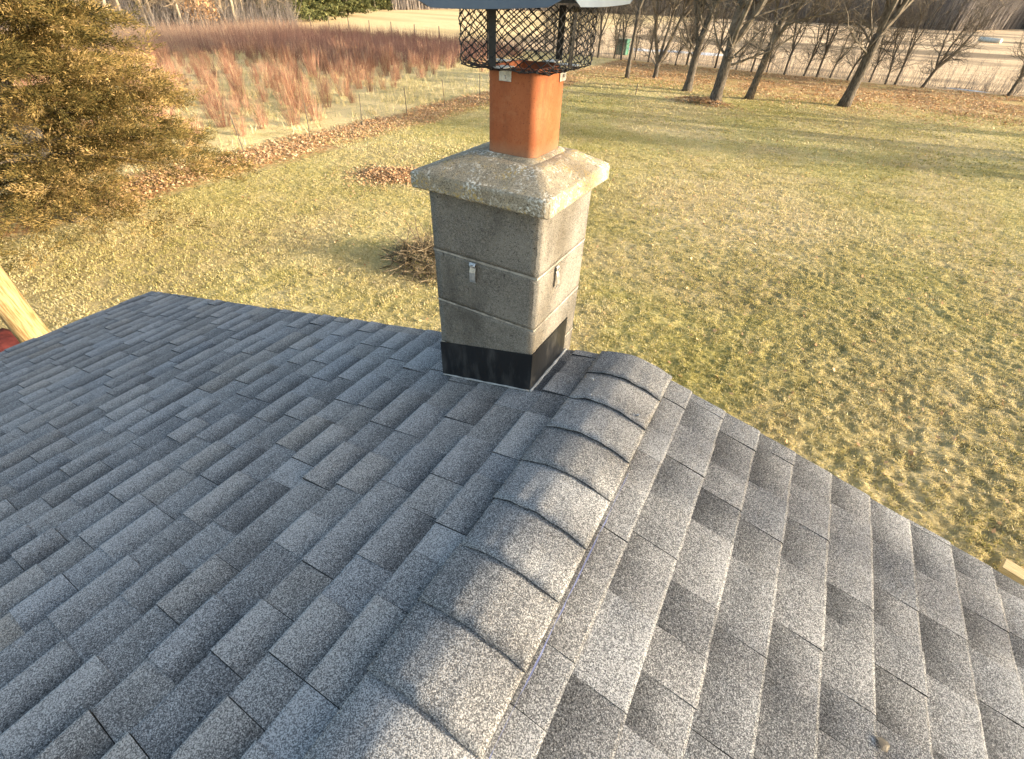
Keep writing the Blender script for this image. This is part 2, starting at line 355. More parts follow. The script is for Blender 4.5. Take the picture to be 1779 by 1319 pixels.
for (n, x0, x1, y0, y1, h, w) in ((90000, -17, -4.4, -3, 1.5, .032, .0075), (400000, -15, 8, 1.5, 12, 0.032, 0.0075), (110000, -17, 9, 12, 22, 0.05, 0.012), (60000, -18, 13, 22, 40, 0.055, 0.028)):
    x, y = region(n, x0, x1, y0, y1, inview)
    cl = vnoise(x * 5.5, y * 5.5, 21) * .6 + vnoise(x * 15, y * 15, 22) * .4
    k = cl > nr.uniform(0.15, 0.62, len(x)); x, y, cl = x[k], y[k], cl[k]
    v, f = scatter_tris(x, y, h * (0.5 + cl) * nr.uniform(0.6, 1.3, len(x)), w * nr.uniform(.6, 1.4, len(x)), 0.7)
    Vs.append(v); Fs.append(f + off); off += len(v)
    pt = vnoise(x * 0.35, y * 0.35, 30) * 0.5 + vnoise(x * 1.3, y * 1.3, 31) * 0.3
    T.append(np.clip(pt + nr.normal(0.16, 0.21, len(x)), 0, 1))
me = np_mesh('grass', np.concatenate(Vs), np.concatenate(Fs), MAT['blade'], np.concatenate(T))
tag(link('grass', me), 'short winter grass of yellow and green blades over the lawn', 'grass', kind='stuff')

def leaf_quads(px, py, size, zoff=0.005, hgt=0.0):
    n = len(px); a = nr.uniform(0, 2 * np.pi, n); s = size * nr.uniform(.6, 1.4, n)
    u = np.stack([np.cos(a), np.sin(a), nr.normal(0, .5, n)], 1) * s[:, None]
    v = np.stack([-np.sin(a), np.cos(a), nr.normal(0, .5, n)], 1) * (s * .65)[:, None]
    c = np.stack([px, py, gheight(px, py) + zoff + hgt + s * .4], 1)
    V = np.stack([c - u, c + v * .9, c + u, c - v * .9], 1).reshape(-1, 3)
    return V, np.arange(4 * n).reshape(-1, 4)
x1, y1 = region(60000, -18.2, -14.6, 4, 37); k = np.abs(x1 + 16.4 + 1.2 * (vnoise(x1 * .0 + 3, y1 * .5, 3) - .5)) < nr.normal(0.8, .35, len(x1)); x1, y1 = x1[k], y1[k]
x2, y2 = region(60000, -18, 14, 34, 51.5); k = vnoise(x2 * .5, y2 * .9, 6) > nr.uniform(.1, .9, len(x2)); k &= (y2 - 34) / 8 > nr.uniform(-.1, 1, len(x2)); x2, y2 = x2[k], y2[k]
x3, y3 = region(2200, -14, 6, 4, 34)
V1, F1 = leaf_quads(np.concatenate([x1, x2, x3]), np.concatenate([y1, y2, y3]), np.concatenate([np.full(len(x1), .042), np.full(len(x2), .055), np.full(len(x3), .035)]))
me = np_mesh('leaf_litter', V1, F1, MAT['leaf'], np.clip(nr.normal(.55, .25, len(F1)), 0, 1), nper=4)
tag(link('leaf_litter', me), 'orange fallen leaves along the fence line and under the trees', 'leaves', kind='stuff')

def mound(name, cx, cy, rx, ry, h, n, label, cat, size=0.04, mat='leaf', rot=0.0):
    r = np.abs(nr.normal(0, .62, n)); a = nr.uniform(0, 2 * np.pi, n)
    r = r * (0.75 + 0.45 * vnoise(a * 2.2, a * 0 + cx, 4))
    X_, Y_ = r * np.cos(a) * rx, r * np.sin(a) * ry
    c, s_ = math.cos(rot), math.sin(rot); px, py = X_ * c - Y_ * s_, X_ * s_ + Y_ * c
    hh = h * np.clip(1 - r * r, 0, 1) * (0.5 + vnoise(px * 3 + 9, py * 3, 8)) * nr.uniform(0.75, 1, n)
    z0 = gheight(px + cx, py + cy); V_, F_ = leaf_quads(px + cx, py + cy, np.full(n, size), 0.0, hh)
    V_ -= np.array([cx, cy, G])
    me = np_mesh(name, V_, F_, MAT[mat], np.clip(nr.normal(.5, .25, n), 0, 1), nper=4)
    return tag(link(name, me, loc=(cx, cy, G)), label, cat)
mound('leaf_pile', -10.9, 10.6, 1.45, 0.85, 0.10, 9000, 'low pile of raked orange leaves on the lawn left of the chimney', 'leaf pile', rot=0.35)
mound('leaf_mound', -5.9, 32.0, 1.9, 1.0, 0.22, 2000, 'brown heap of leaves and bark round the foot of the thickest trunk', 'leaf pile', 0.06)

# ---------------------------------------------------------------- house
THL, THR = R_(13.4), R_(14.2)
EX = 0.143; NC = 31; YR = 0.10; YB = -7.5
house = tag(empty('house', (0, -3.5, G)), 'single storey house seen from its grey shingled low pitched gable roof', 'house')
def hchild(o): o.location = Vector(o.location) - Vector(house.location); o.parent = house; return o
def shingles(name, side, th, notch=None):
    """one roof slope: overlapping laminated shingles with raised tabs; side -1 = left, +1 = right"""
    r = random.Random(5 if side < 0 else 9)
    V, Fc, tone, hue, vp, shd = [], [], [], [], [], []; cur = [0.2]
    c, s = math.cos(th), math.sin(th)
    def P(d, y, h): return (side * (d * c + h * s), y, -d * s + h * c)
    def quad(pts, t, h_, vps):
        k = len(V); V.extend(pts); Fc.append((k, k + 1, k + 2, k + 3) if side > 0 else (k + 3, k + 2, k + 1, k)); tone.append(t); hue.append(h_); vp.extend(vps); shd.append(cur[0])
    low = 0.0035
    for ci in range(NC):
        d1 = (ci + 1) * EX - 0.028; d0 = d1 - EX - 0.006
        if d0 < 0: d0 = 0.0
        y = YB - r.random() * 0.5; stag = r.random(); seglist = []; joint = y + stag
        raised = r.random() < 0.5; yy = YB
        while yy < YR - 0.01:
            L = r.uniform(0.12, 0.23) if raised else r.uniform(0.10, 0.20)
            y2 = min(yy + L, YR)
            seglist.append((yy, y2, raised)); yy = y2
            raised = not raised if r.random() < 0.95 else raised
        wob = 0.0
        for (a, b, up) in seglist:
            segs = [(a, b)]
            if notch:
                n0, n1, m0, m1 = notch
                dm = (d0 + d1) / 2
                if m0 < d1 and dm < m1 + 0.02 and b > n0:
                    if a >= n0 - 0.01 and b <= n1 + 0.01 and dm > m0: continue
                    if dm > m0: segs = [(a, n0)] if a < n0 else []
                    if b > n1 and dm > m0: segs.append((max(a, n1), b))
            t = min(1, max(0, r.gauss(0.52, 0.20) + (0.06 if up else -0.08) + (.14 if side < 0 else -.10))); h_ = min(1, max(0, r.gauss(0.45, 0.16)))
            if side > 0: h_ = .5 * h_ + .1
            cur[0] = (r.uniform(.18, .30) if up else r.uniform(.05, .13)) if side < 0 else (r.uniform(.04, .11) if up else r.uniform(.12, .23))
            for (a_, b_) in segs:
                if b_ - a_ < 0.004: continue
                hb = ((0.0105 if up else 0.0056) if side < 0 else (0.0085 if up else 0.0058)) + r.uniform(-0.0008, 0.0012) + (0.004 if r.random() < 0.05 else 0)
                gap = 0.0018 if r.random() < 0.45 else 0.0
                dd = d1 + r.uniform(-0.0015, 0.0015); a2, b2 = a_, b_ - gap
                q = [(d0, low), (d0 + (dd - d0) * 0.22, low + (hb - low) * 0.12), (d0 + (dd - d0) * 0.55, low + (hb - low) * 0.62), (dd - 0.008, hb), (dd, hb - 0.0018)]
                for i in range(4):
                    (u0, h0), (u1, h1) = q[i], q[i + 1]; v0 = 1 - (u0 - d0) / (dd - d0); v1 = 1 - (u1 - d0) / (dd - d0)
                    quad([P(u0, a2, h0), P(u1, a2, h1), P(u1, b2, h1), P(u0, b2, h0)], t, h_, [v0, v1, v1, v0])
                sv_ = cur[0]; cur[0] = .34 if side < 0 else .6  # butt and end faces coloured darker, holding down the sun on them
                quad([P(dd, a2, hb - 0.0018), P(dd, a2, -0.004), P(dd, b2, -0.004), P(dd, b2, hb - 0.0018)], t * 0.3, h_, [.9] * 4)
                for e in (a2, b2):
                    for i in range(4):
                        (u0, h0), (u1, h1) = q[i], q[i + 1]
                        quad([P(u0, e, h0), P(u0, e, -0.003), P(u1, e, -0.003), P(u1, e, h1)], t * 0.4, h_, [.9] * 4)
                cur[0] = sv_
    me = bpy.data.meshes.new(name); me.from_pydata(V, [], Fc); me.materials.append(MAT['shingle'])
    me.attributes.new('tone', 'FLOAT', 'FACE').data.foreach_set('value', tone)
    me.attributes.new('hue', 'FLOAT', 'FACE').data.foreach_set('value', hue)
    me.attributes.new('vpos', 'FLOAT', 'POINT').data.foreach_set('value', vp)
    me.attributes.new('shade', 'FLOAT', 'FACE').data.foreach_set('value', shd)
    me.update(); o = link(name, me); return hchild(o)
CX0, CX1, CY0, CY1 = -0.721, -0.301, -0.229, 0.158      # chimney footprint
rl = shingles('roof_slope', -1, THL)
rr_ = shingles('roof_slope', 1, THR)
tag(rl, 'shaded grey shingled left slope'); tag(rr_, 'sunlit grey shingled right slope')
ED = NC * EX - 0.03
def slab(name, side, th, mat, top, bot, e0, e1, y0, y1):
    c, s = math.cos(th), math.sin(th); mb = MB()
    P = lambda d, y, h: (side * (d * c + h * s), y, -d * s + h * c)
    vs = [P(d, y, h) for d in (e0, e1) for y in (y0, y1) for h in (bot, top)]
    mb.add(vs, [(0, 1, 3, 2), (4, 6, 7, 5), (0, 4, 5, 1), (2, 3, 7, 6), (0, 2, 6, 4), (1, 5, 7, 3)])
    return hchild(mb.build(name, mat))
for sd_, th_ in ((-1, THL), (1, THR)):
    if sd_ < 0:      # deck with an opening for the chimney
        a_, b_ = -CX1 / math.cos(THL), -CX0 / math.cos(THL)
        slab('roof_deck', sd_, th_, MAT['tar'], -0.005, -0.03, 0.0, ED - 0.01, YB + .01, CY0 - 0.003)
        slab('roof_deck', sd_, th_, MAT['tar'], -0.005, -0.03, 0.0, a_ - 0.003, CY0 - .003, YR - 0.01)
        slab('roof_deck', sd_, th_, MAT['tar'], -0.005, -0.03, b_ + 0.003, ED - 0.01, CY0 - .003, YR - 0.01)
    else: slab('roof_deck', sd_, th_, MAT['tar'], -0.005, -0.03, 0.0, ED - 0.01, YB + .01, YR - 0.01)
    if sd_ > 0: slab('rake_board', sd_, th_, MAT['trim'], -0.006, -0.19, 0.0, ED, YR - 0.045, YR - 0.02)
    else:
        slab('rake_board', sd_, th_, MAT['trim'], -0.006, -0.19, 0.0, a_ - .003, YR - 0.045, YR - 0.02)
        slab('rake_board', sd_, th_, MAT['trim'], -0.006, -0.19, b_ + .003, ED, YR - 0.045, YR - 0.02)
    slab('fascia', sd_, th_, MAT['trim'], -0.006, -0.17, ED - 0.008, ED + 0.012, YB, YR - 0.01)
xe = ED * math.cos(THL) - 0.35; ze = -ED * math.sin(THL) - 0.06
mb = MB(); yw = -0.02
mb.add([(-xe, yw, 0), (xe, yw, 0), (xe, yw, ze - G), (0, yw, -0.08 - G), (-xe, yw, ze - G), (-xe, YB + .3, 0), (xe, YB + .3, 0), (xe, YB + .3, ze - G), (0, YB + .3, -0.08 - G), (-xe, YB + .3, ze - G)],
       [(0, 1, 2, 3, 4), (5, 9, 8, 7, 6), (0, 4, 9, 5), (1, 6, 7, 2)])
o = mb.build('wall', MAT['siding']); o.location = (0, 0, G); hchild(o)

# ridge shingles
CE = 0.1725
def cap_prof(u):      # u = signed distance across; returns x, z
    th = 0.5 * (THL + THR); r0 = 0.05
    zz = -math.tan(th) * (math.sqrt(u * u + r0 * r0) - r0) + 0.004
    return u * 0.97, zz
rc = random.Random(3)
edges = [0.104] + [-0.068 - i * CE for i in range(43)]
for i in range(len(edges) - 1):
    yf, yb = edges[i + 1], edges[i]; mb = MB(); N = 20; w0, w1 = -0.140 + rc.uniform(-.004, .004), 0.167 + rc.uniform(-.003, .004)
    dyl, dyr = rc.uniform(-.003, .003), rc.uniform(-.006, .004); lift = rc.uniform(0.008, 0.012); vs = []; K = 6
    yback = yb + (0.008 if i else 0)
    for k in range(K + 1):
        t = k / K; y = yf * (1 - t) + yback * t
        for j in range(N + 1):
            u = w0 + (w1 - w0) * j / N; x, z = cap_prof(u)
            h = 0.003 + lift * (1 - t)
            h += 0.0015 * math.sin(j * 1.3 + i * 2.1) * (1 - t)
            tp = min(1.0, min(j, N - j) / 4.0); h = (h + .009) * (.55 + .45 * tp) + 0.0012 * math.sin(u * 60 + i * 5) * (1 - t) ** 2
            vs.append((x, y + (dyl * (1 - j / N) + dyr * j / N) * (1 - t) + .001 * math.sin(j * .9 + i * 3), z + h))
    n0 = len(vs)
    for j in range(N + 1): v = vs[j]; vs.append((v[0], v[1] + 0.0015, v[2] - 0.0055))
    el = len(vs)
    for k in range(K + 1): v = vs[k * (N + 1)]; vs.append((v[0], v[1], v[2] - 0.012))
    er = len(vs)
    for k in range(K + 1): v = vs[k * (N + 1) + N]; vs.append((v[0], v[1], v[2] - 0.012))
    fs = [(k * (N + 1) + j, k * (N + 1) + j + 1, (k + 1) * (N + 1) + j + 1, (k + 1) * (N + 1) + j) for k in range(K) for j in range(N)]
    top = len(fs)
    fs += [(j, n0 + j, n0 + j + 1, j + 1) for j in range(N)]
    fs += [(k * (N + 1), (k + 1) * (N + 1), el + k + 1, el + k) for k in range(K)] + [(k * (N + 1) + N, er + k, er + k + 1, (k + 1) * (N + 1) + N) for k in range(K)]
    tn = rc.choice([0.2, 0.3, 0.4, 0.46, 0.54]); hu = rc.uniform(0.1, 0.5)
    if i == 6: tn, hu = 0.12, 0.5
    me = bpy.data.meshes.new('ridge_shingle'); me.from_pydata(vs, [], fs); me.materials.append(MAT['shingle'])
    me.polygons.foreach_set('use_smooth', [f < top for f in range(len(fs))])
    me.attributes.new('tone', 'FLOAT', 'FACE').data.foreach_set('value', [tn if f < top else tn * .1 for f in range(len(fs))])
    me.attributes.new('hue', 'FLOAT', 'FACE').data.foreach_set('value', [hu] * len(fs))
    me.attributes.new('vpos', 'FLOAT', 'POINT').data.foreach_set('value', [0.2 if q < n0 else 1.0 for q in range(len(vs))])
    me.attributes.new('shade', 'FLOAT', 'FACE').data.foreach_set('value', [0.0 if f < top else 1.1 for f in range(len(fs))]); me.update()  # cap edge walls coloured darker, shade put into the granules
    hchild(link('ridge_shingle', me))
# blue chalk line beside the ridge shingles
mb = MB()
def on_right(d, y, h=0.0): return (d * math.cos(THR) + h * math.sin(THR), y, -d * math.sin(THR) + h * math.cos(THR))
def on_left(d, y, h=0.0): return (-(d * math.cos(THL) + h * math.sin(THL)), y, -d * math.sin(THL) + h * math.cos(THL))
vs = []; y = -1.5
while y < -0.42:
    w = rc.choice([0.0006, .0015, .003, .0035]) * rc.uniform(.7, 1.2); d = 0.1745 + rc.uniform(-.0006, .0006)
    vs += [on_right(d, y, .0135), on_right(d + w, y, .0135)]; y += rc.uniform(0.015, 0.05)
mb.add(vs, [(2 * i, 2 * i + 1, 2 * i + 3, 2 * i + 2) for i in range(len(vs) // 2 - 1)])
hchild(mb.build('chalk_line', MAT['chalk']))
for (x_, y_) in ((-0.06, -0.215), (0.12, -0.21), (-0.09, -0.12)):
    mb = MB(); _, z_ = cap_prof(x_); mb.tube([(x_, y_, z_ + .018), (x_, y_, z_ + .0255)], [0.005, 0.0045], 10); hchild(mb.build('nail_head', MAT['galv']))
mb = MB(); tc = [on_right(0.985 + .013 * math.cos(a) * (1 + .3 * math.sin(3 * a)), -0.73 + .017 * math.sin(a) * (1 + .2 * math.cos(2 * a)), .0125) for a in [k * math.pi / 7 for k in range(14)]]
mb.add(tc + [on_right(.985, -.73, .0135)], [(k, (k + 1) % 14, 14) for k in range(14)])
hchild(mb.build('tar_spot', MAT['tar']))

# ---------------------------------------------------------------- chimney
chim = tag(empty('chimney', (-0.511, -0.0355, G)), 'square grey concrete block chimney rising through the roof beside the ridge', 'chimney')
def cchild(o): o.location = Vector(o.location) - Vector(chim.location); o.parent = chim; return o
def rough_box(name, a, b, mat, amp=0.0015, cuts=14, seed=1, top=None):
    bm = bmesh.new(); bmesh.ops.create_cube(bm, size=1)
    for v in bm.verts: v.co = Vector((a[0] + (v.co.x + .5) * (b[0] - a[0]), a[1] + (v.co.y + .5) * (b[1] - a[1]), a[2] + (v.co.z + .5) * (b[2] - a[2])))
    bmesh.ops.bevel(bm, geom=list(bm.edges), offset=0.003, segments=2, affect='EDGES')
    bmesh.ops.subdivide_edges(bm, edges=[e for e in bm.edges if e.calc_length() > 0.05], cuts=cuts, use_grid_fill=True)
    r = random.Random(seed)
    from mathutils import noise
    for v in bm.verts: v.co += v.normal * (noise.noise(v.co * 28 + Vector((seed, 0, 0))) * amp + noise.noise(v.co * 90) * amp * .6)
    me = bpy.data.meshes.new(name); bm.to_mesh(me); bm.free(); me.materials.append(mat)
    me.polygons.foreach_set('use_smooth', [True] * len(me.polygons))
    return link(name, me)
BH = 0.2022; ztop = 0.632; zz = 0.4163
tops = [ztop] + [zz - i * BH for i in range(21)]
for i in range(len(tops) - 1):
    t_, b_ = tops[i], max(tops[i + 1], G)
    if b_ >= t_: break
    if t_ > -0.6: o = rough_box('block_course', (CX0, CY0, b_ + .002), (CX1, CY1, t_ - .002), MAT['block'], 0.0010, 14, i + 1)
    else:
        mb = MB(); mb.box((CX0, CY0, b_ + .004), (CX1, CY1, t_ - .004)); o = mb.build('block_course', MAT['block'])
    cchild(o)
    if i < 20 and b_ > G and t_ > -0.6:
        mb = MB(); r5 = random.Random(i); cr_ = [(CX0, CY0), (CX1, CY0), (CX1, CY1), (CX0, CY1)]; lp = []
        for q in range(4):
            a5, b5 = cr_[q], cr_[(q + 1) % 4]
            for k5 in range(16): lp.append((a5[0] + (b5[0] - a5[0]) * k5 / 16, a5[1] + (b5[1] - a5[1]) * k5 / 16))
        ox, oy = (CX0 + CX1) / 2, (CY0 + CY1) / 2; vs5 = []
        for (x5, y5) in lp:
            e5 = 1 + .0022 + r5.uniform(-.003, .002); hh = .0034 + r5.uniform(-.0012, .0012)
            vs5 += [(ox + (x5 - ox) * e5, oy + (y5 - oy) * e5, b_ - hh), (ox + (x5 - ox) * e5, oy + (y5 - oy) * e5, b_ + hh), (ox + (x5 - ox) * .97, oy + (y5 - oy) * .97, b_ + hh), (ox + (x5 - ox) * .97, oy + (y5 - oy) * .97, b_ - hh)]
        n5 = len(lp); mb.add(vs5, [(4 * q + a5, 4 * q + (a5 + 1) % 4, 4 * ((q + 1) % n5) + (a5 + 1) % 4, 4 * ((q + 1) % n5) + a5) for q in range(n5) for a5 in range(4)])
        cchild(mb.build('mortar_joint', MAT['mortar']))
# crown: overhanging slab with sloped top and flat bed round the flue
OV = 0.040
bm = bmesh.new()
x0, x1, y0, y1 = CX0 - OV, CX1 + OV, CY0 - OV, CY1 + OV
px0, px1, py0, py1 = -0.622, -0.362, -0.155, 0.125
L0 = [(x0, y0), (x1, y0), (x1, y1), (x0, y1)]; LP = [(px0, py0), (px1, py0), (px1, py1), (px0, py1)]
vb = [bm.verts.new((a, b, .632)) for a, b in L0]; vt = [bm.verts.new((a, b, .682)) for a, b in L0]; vp_ = [bm.verts.new((a, b, .729)) for a, b in LP]
bm.faces.new(vb[::-1])
for i in range(4):
    j = (i + 1) % 4; bm.faces.new((vb[i], vb[j], vt[j], vt[i])); bm.faces.new((vt[i], vt[j], vp_[j], vp_[i]))
bm.faces.new(vp_)
bmesh.ops.bevel(bm, geom=list(bm.edges), offset=0.004, segments=2, affect='EDGES')
bmesh.ops.subdivide_edges(bm, edges=[e for e in bm.edges if e.calc_length() > 0.04], cuts=16, use_grid_fill=True)
bm.normal_update()
from mathutils import noise as mn
for v in bm.verts:
    n = mn.noise(v.co * 22) * .0016 + mn.noise(v.co * 75) * .0014 + mn.noise(v.co * 9) * .0015
    v.co += v.normal * n
me = bpy.data.meshes.new('crown'); bm.to_mesh(me); bm.free(); me.materials.append(MAT['crown']); me.polygons.foreach_set('use_smooth', [True] * len(me.polygons))
cchild(link('crown', me))
# mortar bed ring round flue
FXc, FYc, FHX, FHY = -0.491, -0.008, 0.0855, 0.0955
def rsq(cx, cy, hx, hy, r, z, n=8):
    P = []
    for (sx, sy, a0) in ((1, 1, 0), (-1, 1, 90), (-1, -1, 180), (1, -1, 270)):
        for k in range(n + 1):
            a = R_(a0 + 90 * k / n); P.append((cx + sx * (hx - r) + r * math.cos(a), cy + sy * (hy - r) + r * math.sin(a), z))
    return P
mb = MB(); rings = []
for (gx_, z_, r) in ((0.022, .7285, .03), (0.016, .7335, .03), (0.002, .738, .03)): rings.append(rsq(FXc, FYc, FHX + gx_, FHY + gx_, r + gx_ * .3, z_))
n = len(rings[0]); vs = sum(rings, [])
mb.add(vs, [(i * n + j, i * n + (j + 1) % n, (i + 1) * n + (j + 1) % n, (i + 1) * n + j) for i in range(2) for j in range(n)])
cchild(mb.build('mortar_bed', MAT['crown'], smooth=True))
# clay flue tile: hollow, rounded corners
mb = MB(); rings = [rsq(FXc, FYc, FHX, FHY, .028, .715), rsq(FXc, FYc, FHX, FHY, .028, .80), rsq(FXc, FYc, FHX, FHY, .028, .89), rsq(FXc, FYc, FHX, FHY, .028, .960), rsq(FXc, FYc, FHX - .003, FHY - .003, .026, .964),
      rsq(FXc, FYc, FHX - .013, FHY - .013, .018, .964), rsq(FXc, FYc, FHX - .016, FHY - .016, .016, .961), rsq(FXc, FYc, FHX - .016, FHY - .016, .016, .70)]
n = len(rings[0]); vs = sum(rings, [])
mb.add(vs, [(i * n + j, i * n + (j + 1) % n, (i + 1) * n + (j + 1) % n, (i + 1) * n + j) for i in range(7) for j in range(n)] + [tuple(range(7 * n, 8 * n))[::-1]])
o = mb.build('flue_tile', MAT['clay'], smooth=True)
cchild(o)
# black flashing: front apron follows the roof slope, side piece
tl = math.tan(THL); z_r = lambda x: x * tl if x < 0 else -x * tl
t_ = 0.004
mb = MB()
mb.add([(CX0 - t_, CY0 - t_, z_r(CX0) + .008), (CX1 + t_, CY0 - t_, z_r(CX1) + .010), (CX1 + t_, CY0 - t_, .113), (CX0 - t_, CY0 - t_, .009),
        (CX0 - t_, CY0, z_r(CX0) + .008), (CX1 + t_, CY0, z_r(CX1) + .010), (CX1 + t_, CY0, .113), (CX0 - t_, CY0, .009)],
       [(0, 1, 2, 3), (4, 7, 6, 5), (3, 2, 6, 7), (0, 4, 5, 1), (0, 3, 7, 4), (1, 5, 6, 2)])
cchild(tag(mb.build('flashing', MAT['black']), 'black metal flashing across the chimney front'))
mb = MB(); mb.box((CX1, CY0 + .0005, z_r(CX1) + .010), (CX1 + t_ - .0004, 0.070, .1125))
mb.box((CX1, CY0 + .03, .1125), (CX1 + t_ + .001, 0.069, .1155))
cchild(tag(mb.build('flashing', MAT['black']), 'black metal flashing along the chimney side'))
mb = MB(); mb.box((CX0 - t_, CY0 + .0005, z_r(CX0) - .03), (CX0, 0.09, .0085)); cchild(mb.build('flashing', MAT['black']))
def bead(pts, r, mat, name, parentf):
    mb = MB(); q = []
    for i in range(len(pts) - 1):
        a, b = Vector(pts[i]), Vector(pts[i + 1])
        for k in range(12): q.append(a.lerp(b, k / 12) + Vector((0, 0, rc.uniform(-.0008, .0008))))
    q.append(Vector(pts[-1])); mb.tube(q, [r * rc.uniform(.6, 1.25) for _ in q], 6); return parentf(mb.build(name, mat, smooth=True))
bead([(CX0, CY0 - .006, z_r(CX0) + .011), (CX1, CY0 - .006, z_r(CX1) + .011)], 0.0035, MAT['sealant'], 'sealant_bead', cchild)
bead([(CX1 + .007, CY0 - .004, z_r(CX1) + .011), (CX1 + .007, 0.09, z_r(CX1) + .011)], 0.0065, MAT['sealant'], 'sealant_bead', cchild)
# mounting straps
def strap(front):
    mb = MB()
    if front:
        x, y = -0.549, CY0 - .002
        prof_ = [(0, .338, -.006), (0, .345, -.010), (0, .375, -.010), (0, .392, -.006), (0, .402, -.012), (0, .411, -.006), (0, .408, -.001)]
        P = lambda s_, z, o: (x + s_, y + o, z); w = 0.012
    else:
        x, y = CX1 + .002, -0.090
        prof_ = [(0, .330, .010), (0, .345, .014), (0, .375, .011), (0, .392, .005), (0, .402, .010), (0, .409, .005), (0, .406, .001)]
        P = lambda s_, z, o: (x + o, y + s_, z); w = 0.009
    vs = []
    sg = -1 if front else 1
    for (_, z, o) in prof_:
        vs += [P(-w, z, o), P(w, z, o), P(w, z, o - sg * .002), P(-w, z, o - sg * .002)]
    k = len(prof_)
    fs = [(4 * i + a, 4 * i + (a + 1) % 4, 4 * (i + 1) + (a + 1) % 4, 4 * (i + 1) + a) for i in range(k - 1) for a in range(4)] + [(0, 1, 2, 3), (4 * k - 1, 4 * k - 2, 4 * k - 3, 4 * k - 4)]
    mb.add(vs, fs); o = cchild(mb.build('metal_strap', MAT['galv'], bevel=.0006))
    sc = MB(); c_ = P(0, .400, sg * .008); d_ = P(0, .400, sg * .013)
    sc.tube([c_, d_], .006, 8); s2 = sc.build('screw', MAT['galv']); s2.parent = o
strap(True); strap(False)

# ---------------------------------------------------------------- chimney cap (spark arrestor)
ccap = tag(empty('spark_arrestor', (FXc, FYc, .964)), 'black wire mesh spark arrestor cap clipped on the orange clay flue', 'chimney cap')
def kchild(o): o.location = Vector(o.location) - Vector(ccap.location); o.parent = ccap; return o
CH, CZ0, CZ1, CR = 0.150, 0.966, 1.100, 0.035
def perim(u, h, r):
    """rounded square perimeter point, u in 0..1"""
    seg = 2 * (h - r); arc = math.pi * r / 2; tot = 4 * (seg + arc); d = (u % 1) * tot
    for k in range(4):
        a = k * math.pi / 2; ca, sa = math.cos(a), math.sin(a)
        if d < seg: x, y = h, -(h - r) + d; return (x * ca - y * sa, x * sa + y * ca)
        d -= seg
        if d < arc:
            t = d / r; x, y = (h - r) + r * math.cos(t), (h - r) + r * math.sin(t); return (x * ca - y * sa, x * sa + y * ca)
        d -= arc
    return (h, 0)
NU, NVW, NB = 34, 6, 2
def cagept(i, j):
    """i = 0..NU*2 half cells round, j rows of half cells from top; past the wall the rows turn inwards below"""
    u = i / (2 * NU); top_rows = NVW * 2
    wv = 0.0022 * math.sin(i * .9) + 0.0015 * math.sin(j * 1.7 + i * .3)
    if j <= top_rows:
        z = CZ1 + (CZ0 - CZ1) * j / top_rows; x, y = perim(u, CH + wv, CR)
    else:
        t = (j - top_rows) / (NB * 2); h = CH - (CH - FHX - .004) * t; x, y = perim(u, h, max(0.012, CR * (1 - t * .3))); z = CZ0 - .003 - .004 * math.sin(t * 3.1) + 0.002 * math.sin(i * 1.1)
    return (FXc + x, FYc + y * 1.0, z)
mb = MB()
for j in range(0, (NVW + NB) * 2):
    for i in range(2 * NU):
        if (i + j) % 2 == 0: a, b = cagept(i, j), cagept(i + 1, j + 1)
        else: a, b = cagept(i + 1, j), cagept(i, j + 1)
        mb.tube([a, b], 0.0013, 4, cap=False)
for i in range(2 * NU):      # little knuckle where strands meet
    for j in range(1, (NVW + NB) * 2, 1):
        if (i + j) % 2 == 0: 
            p = Vector(cagept(i, j)); q_ = (Vector(cagept(i + 1, j)) - p) * .22; mb.tube([p - q_, p + q_], 0.0018, 4, cap=False)
kchild(mb.build('mesh_screen', MAT['powder']))
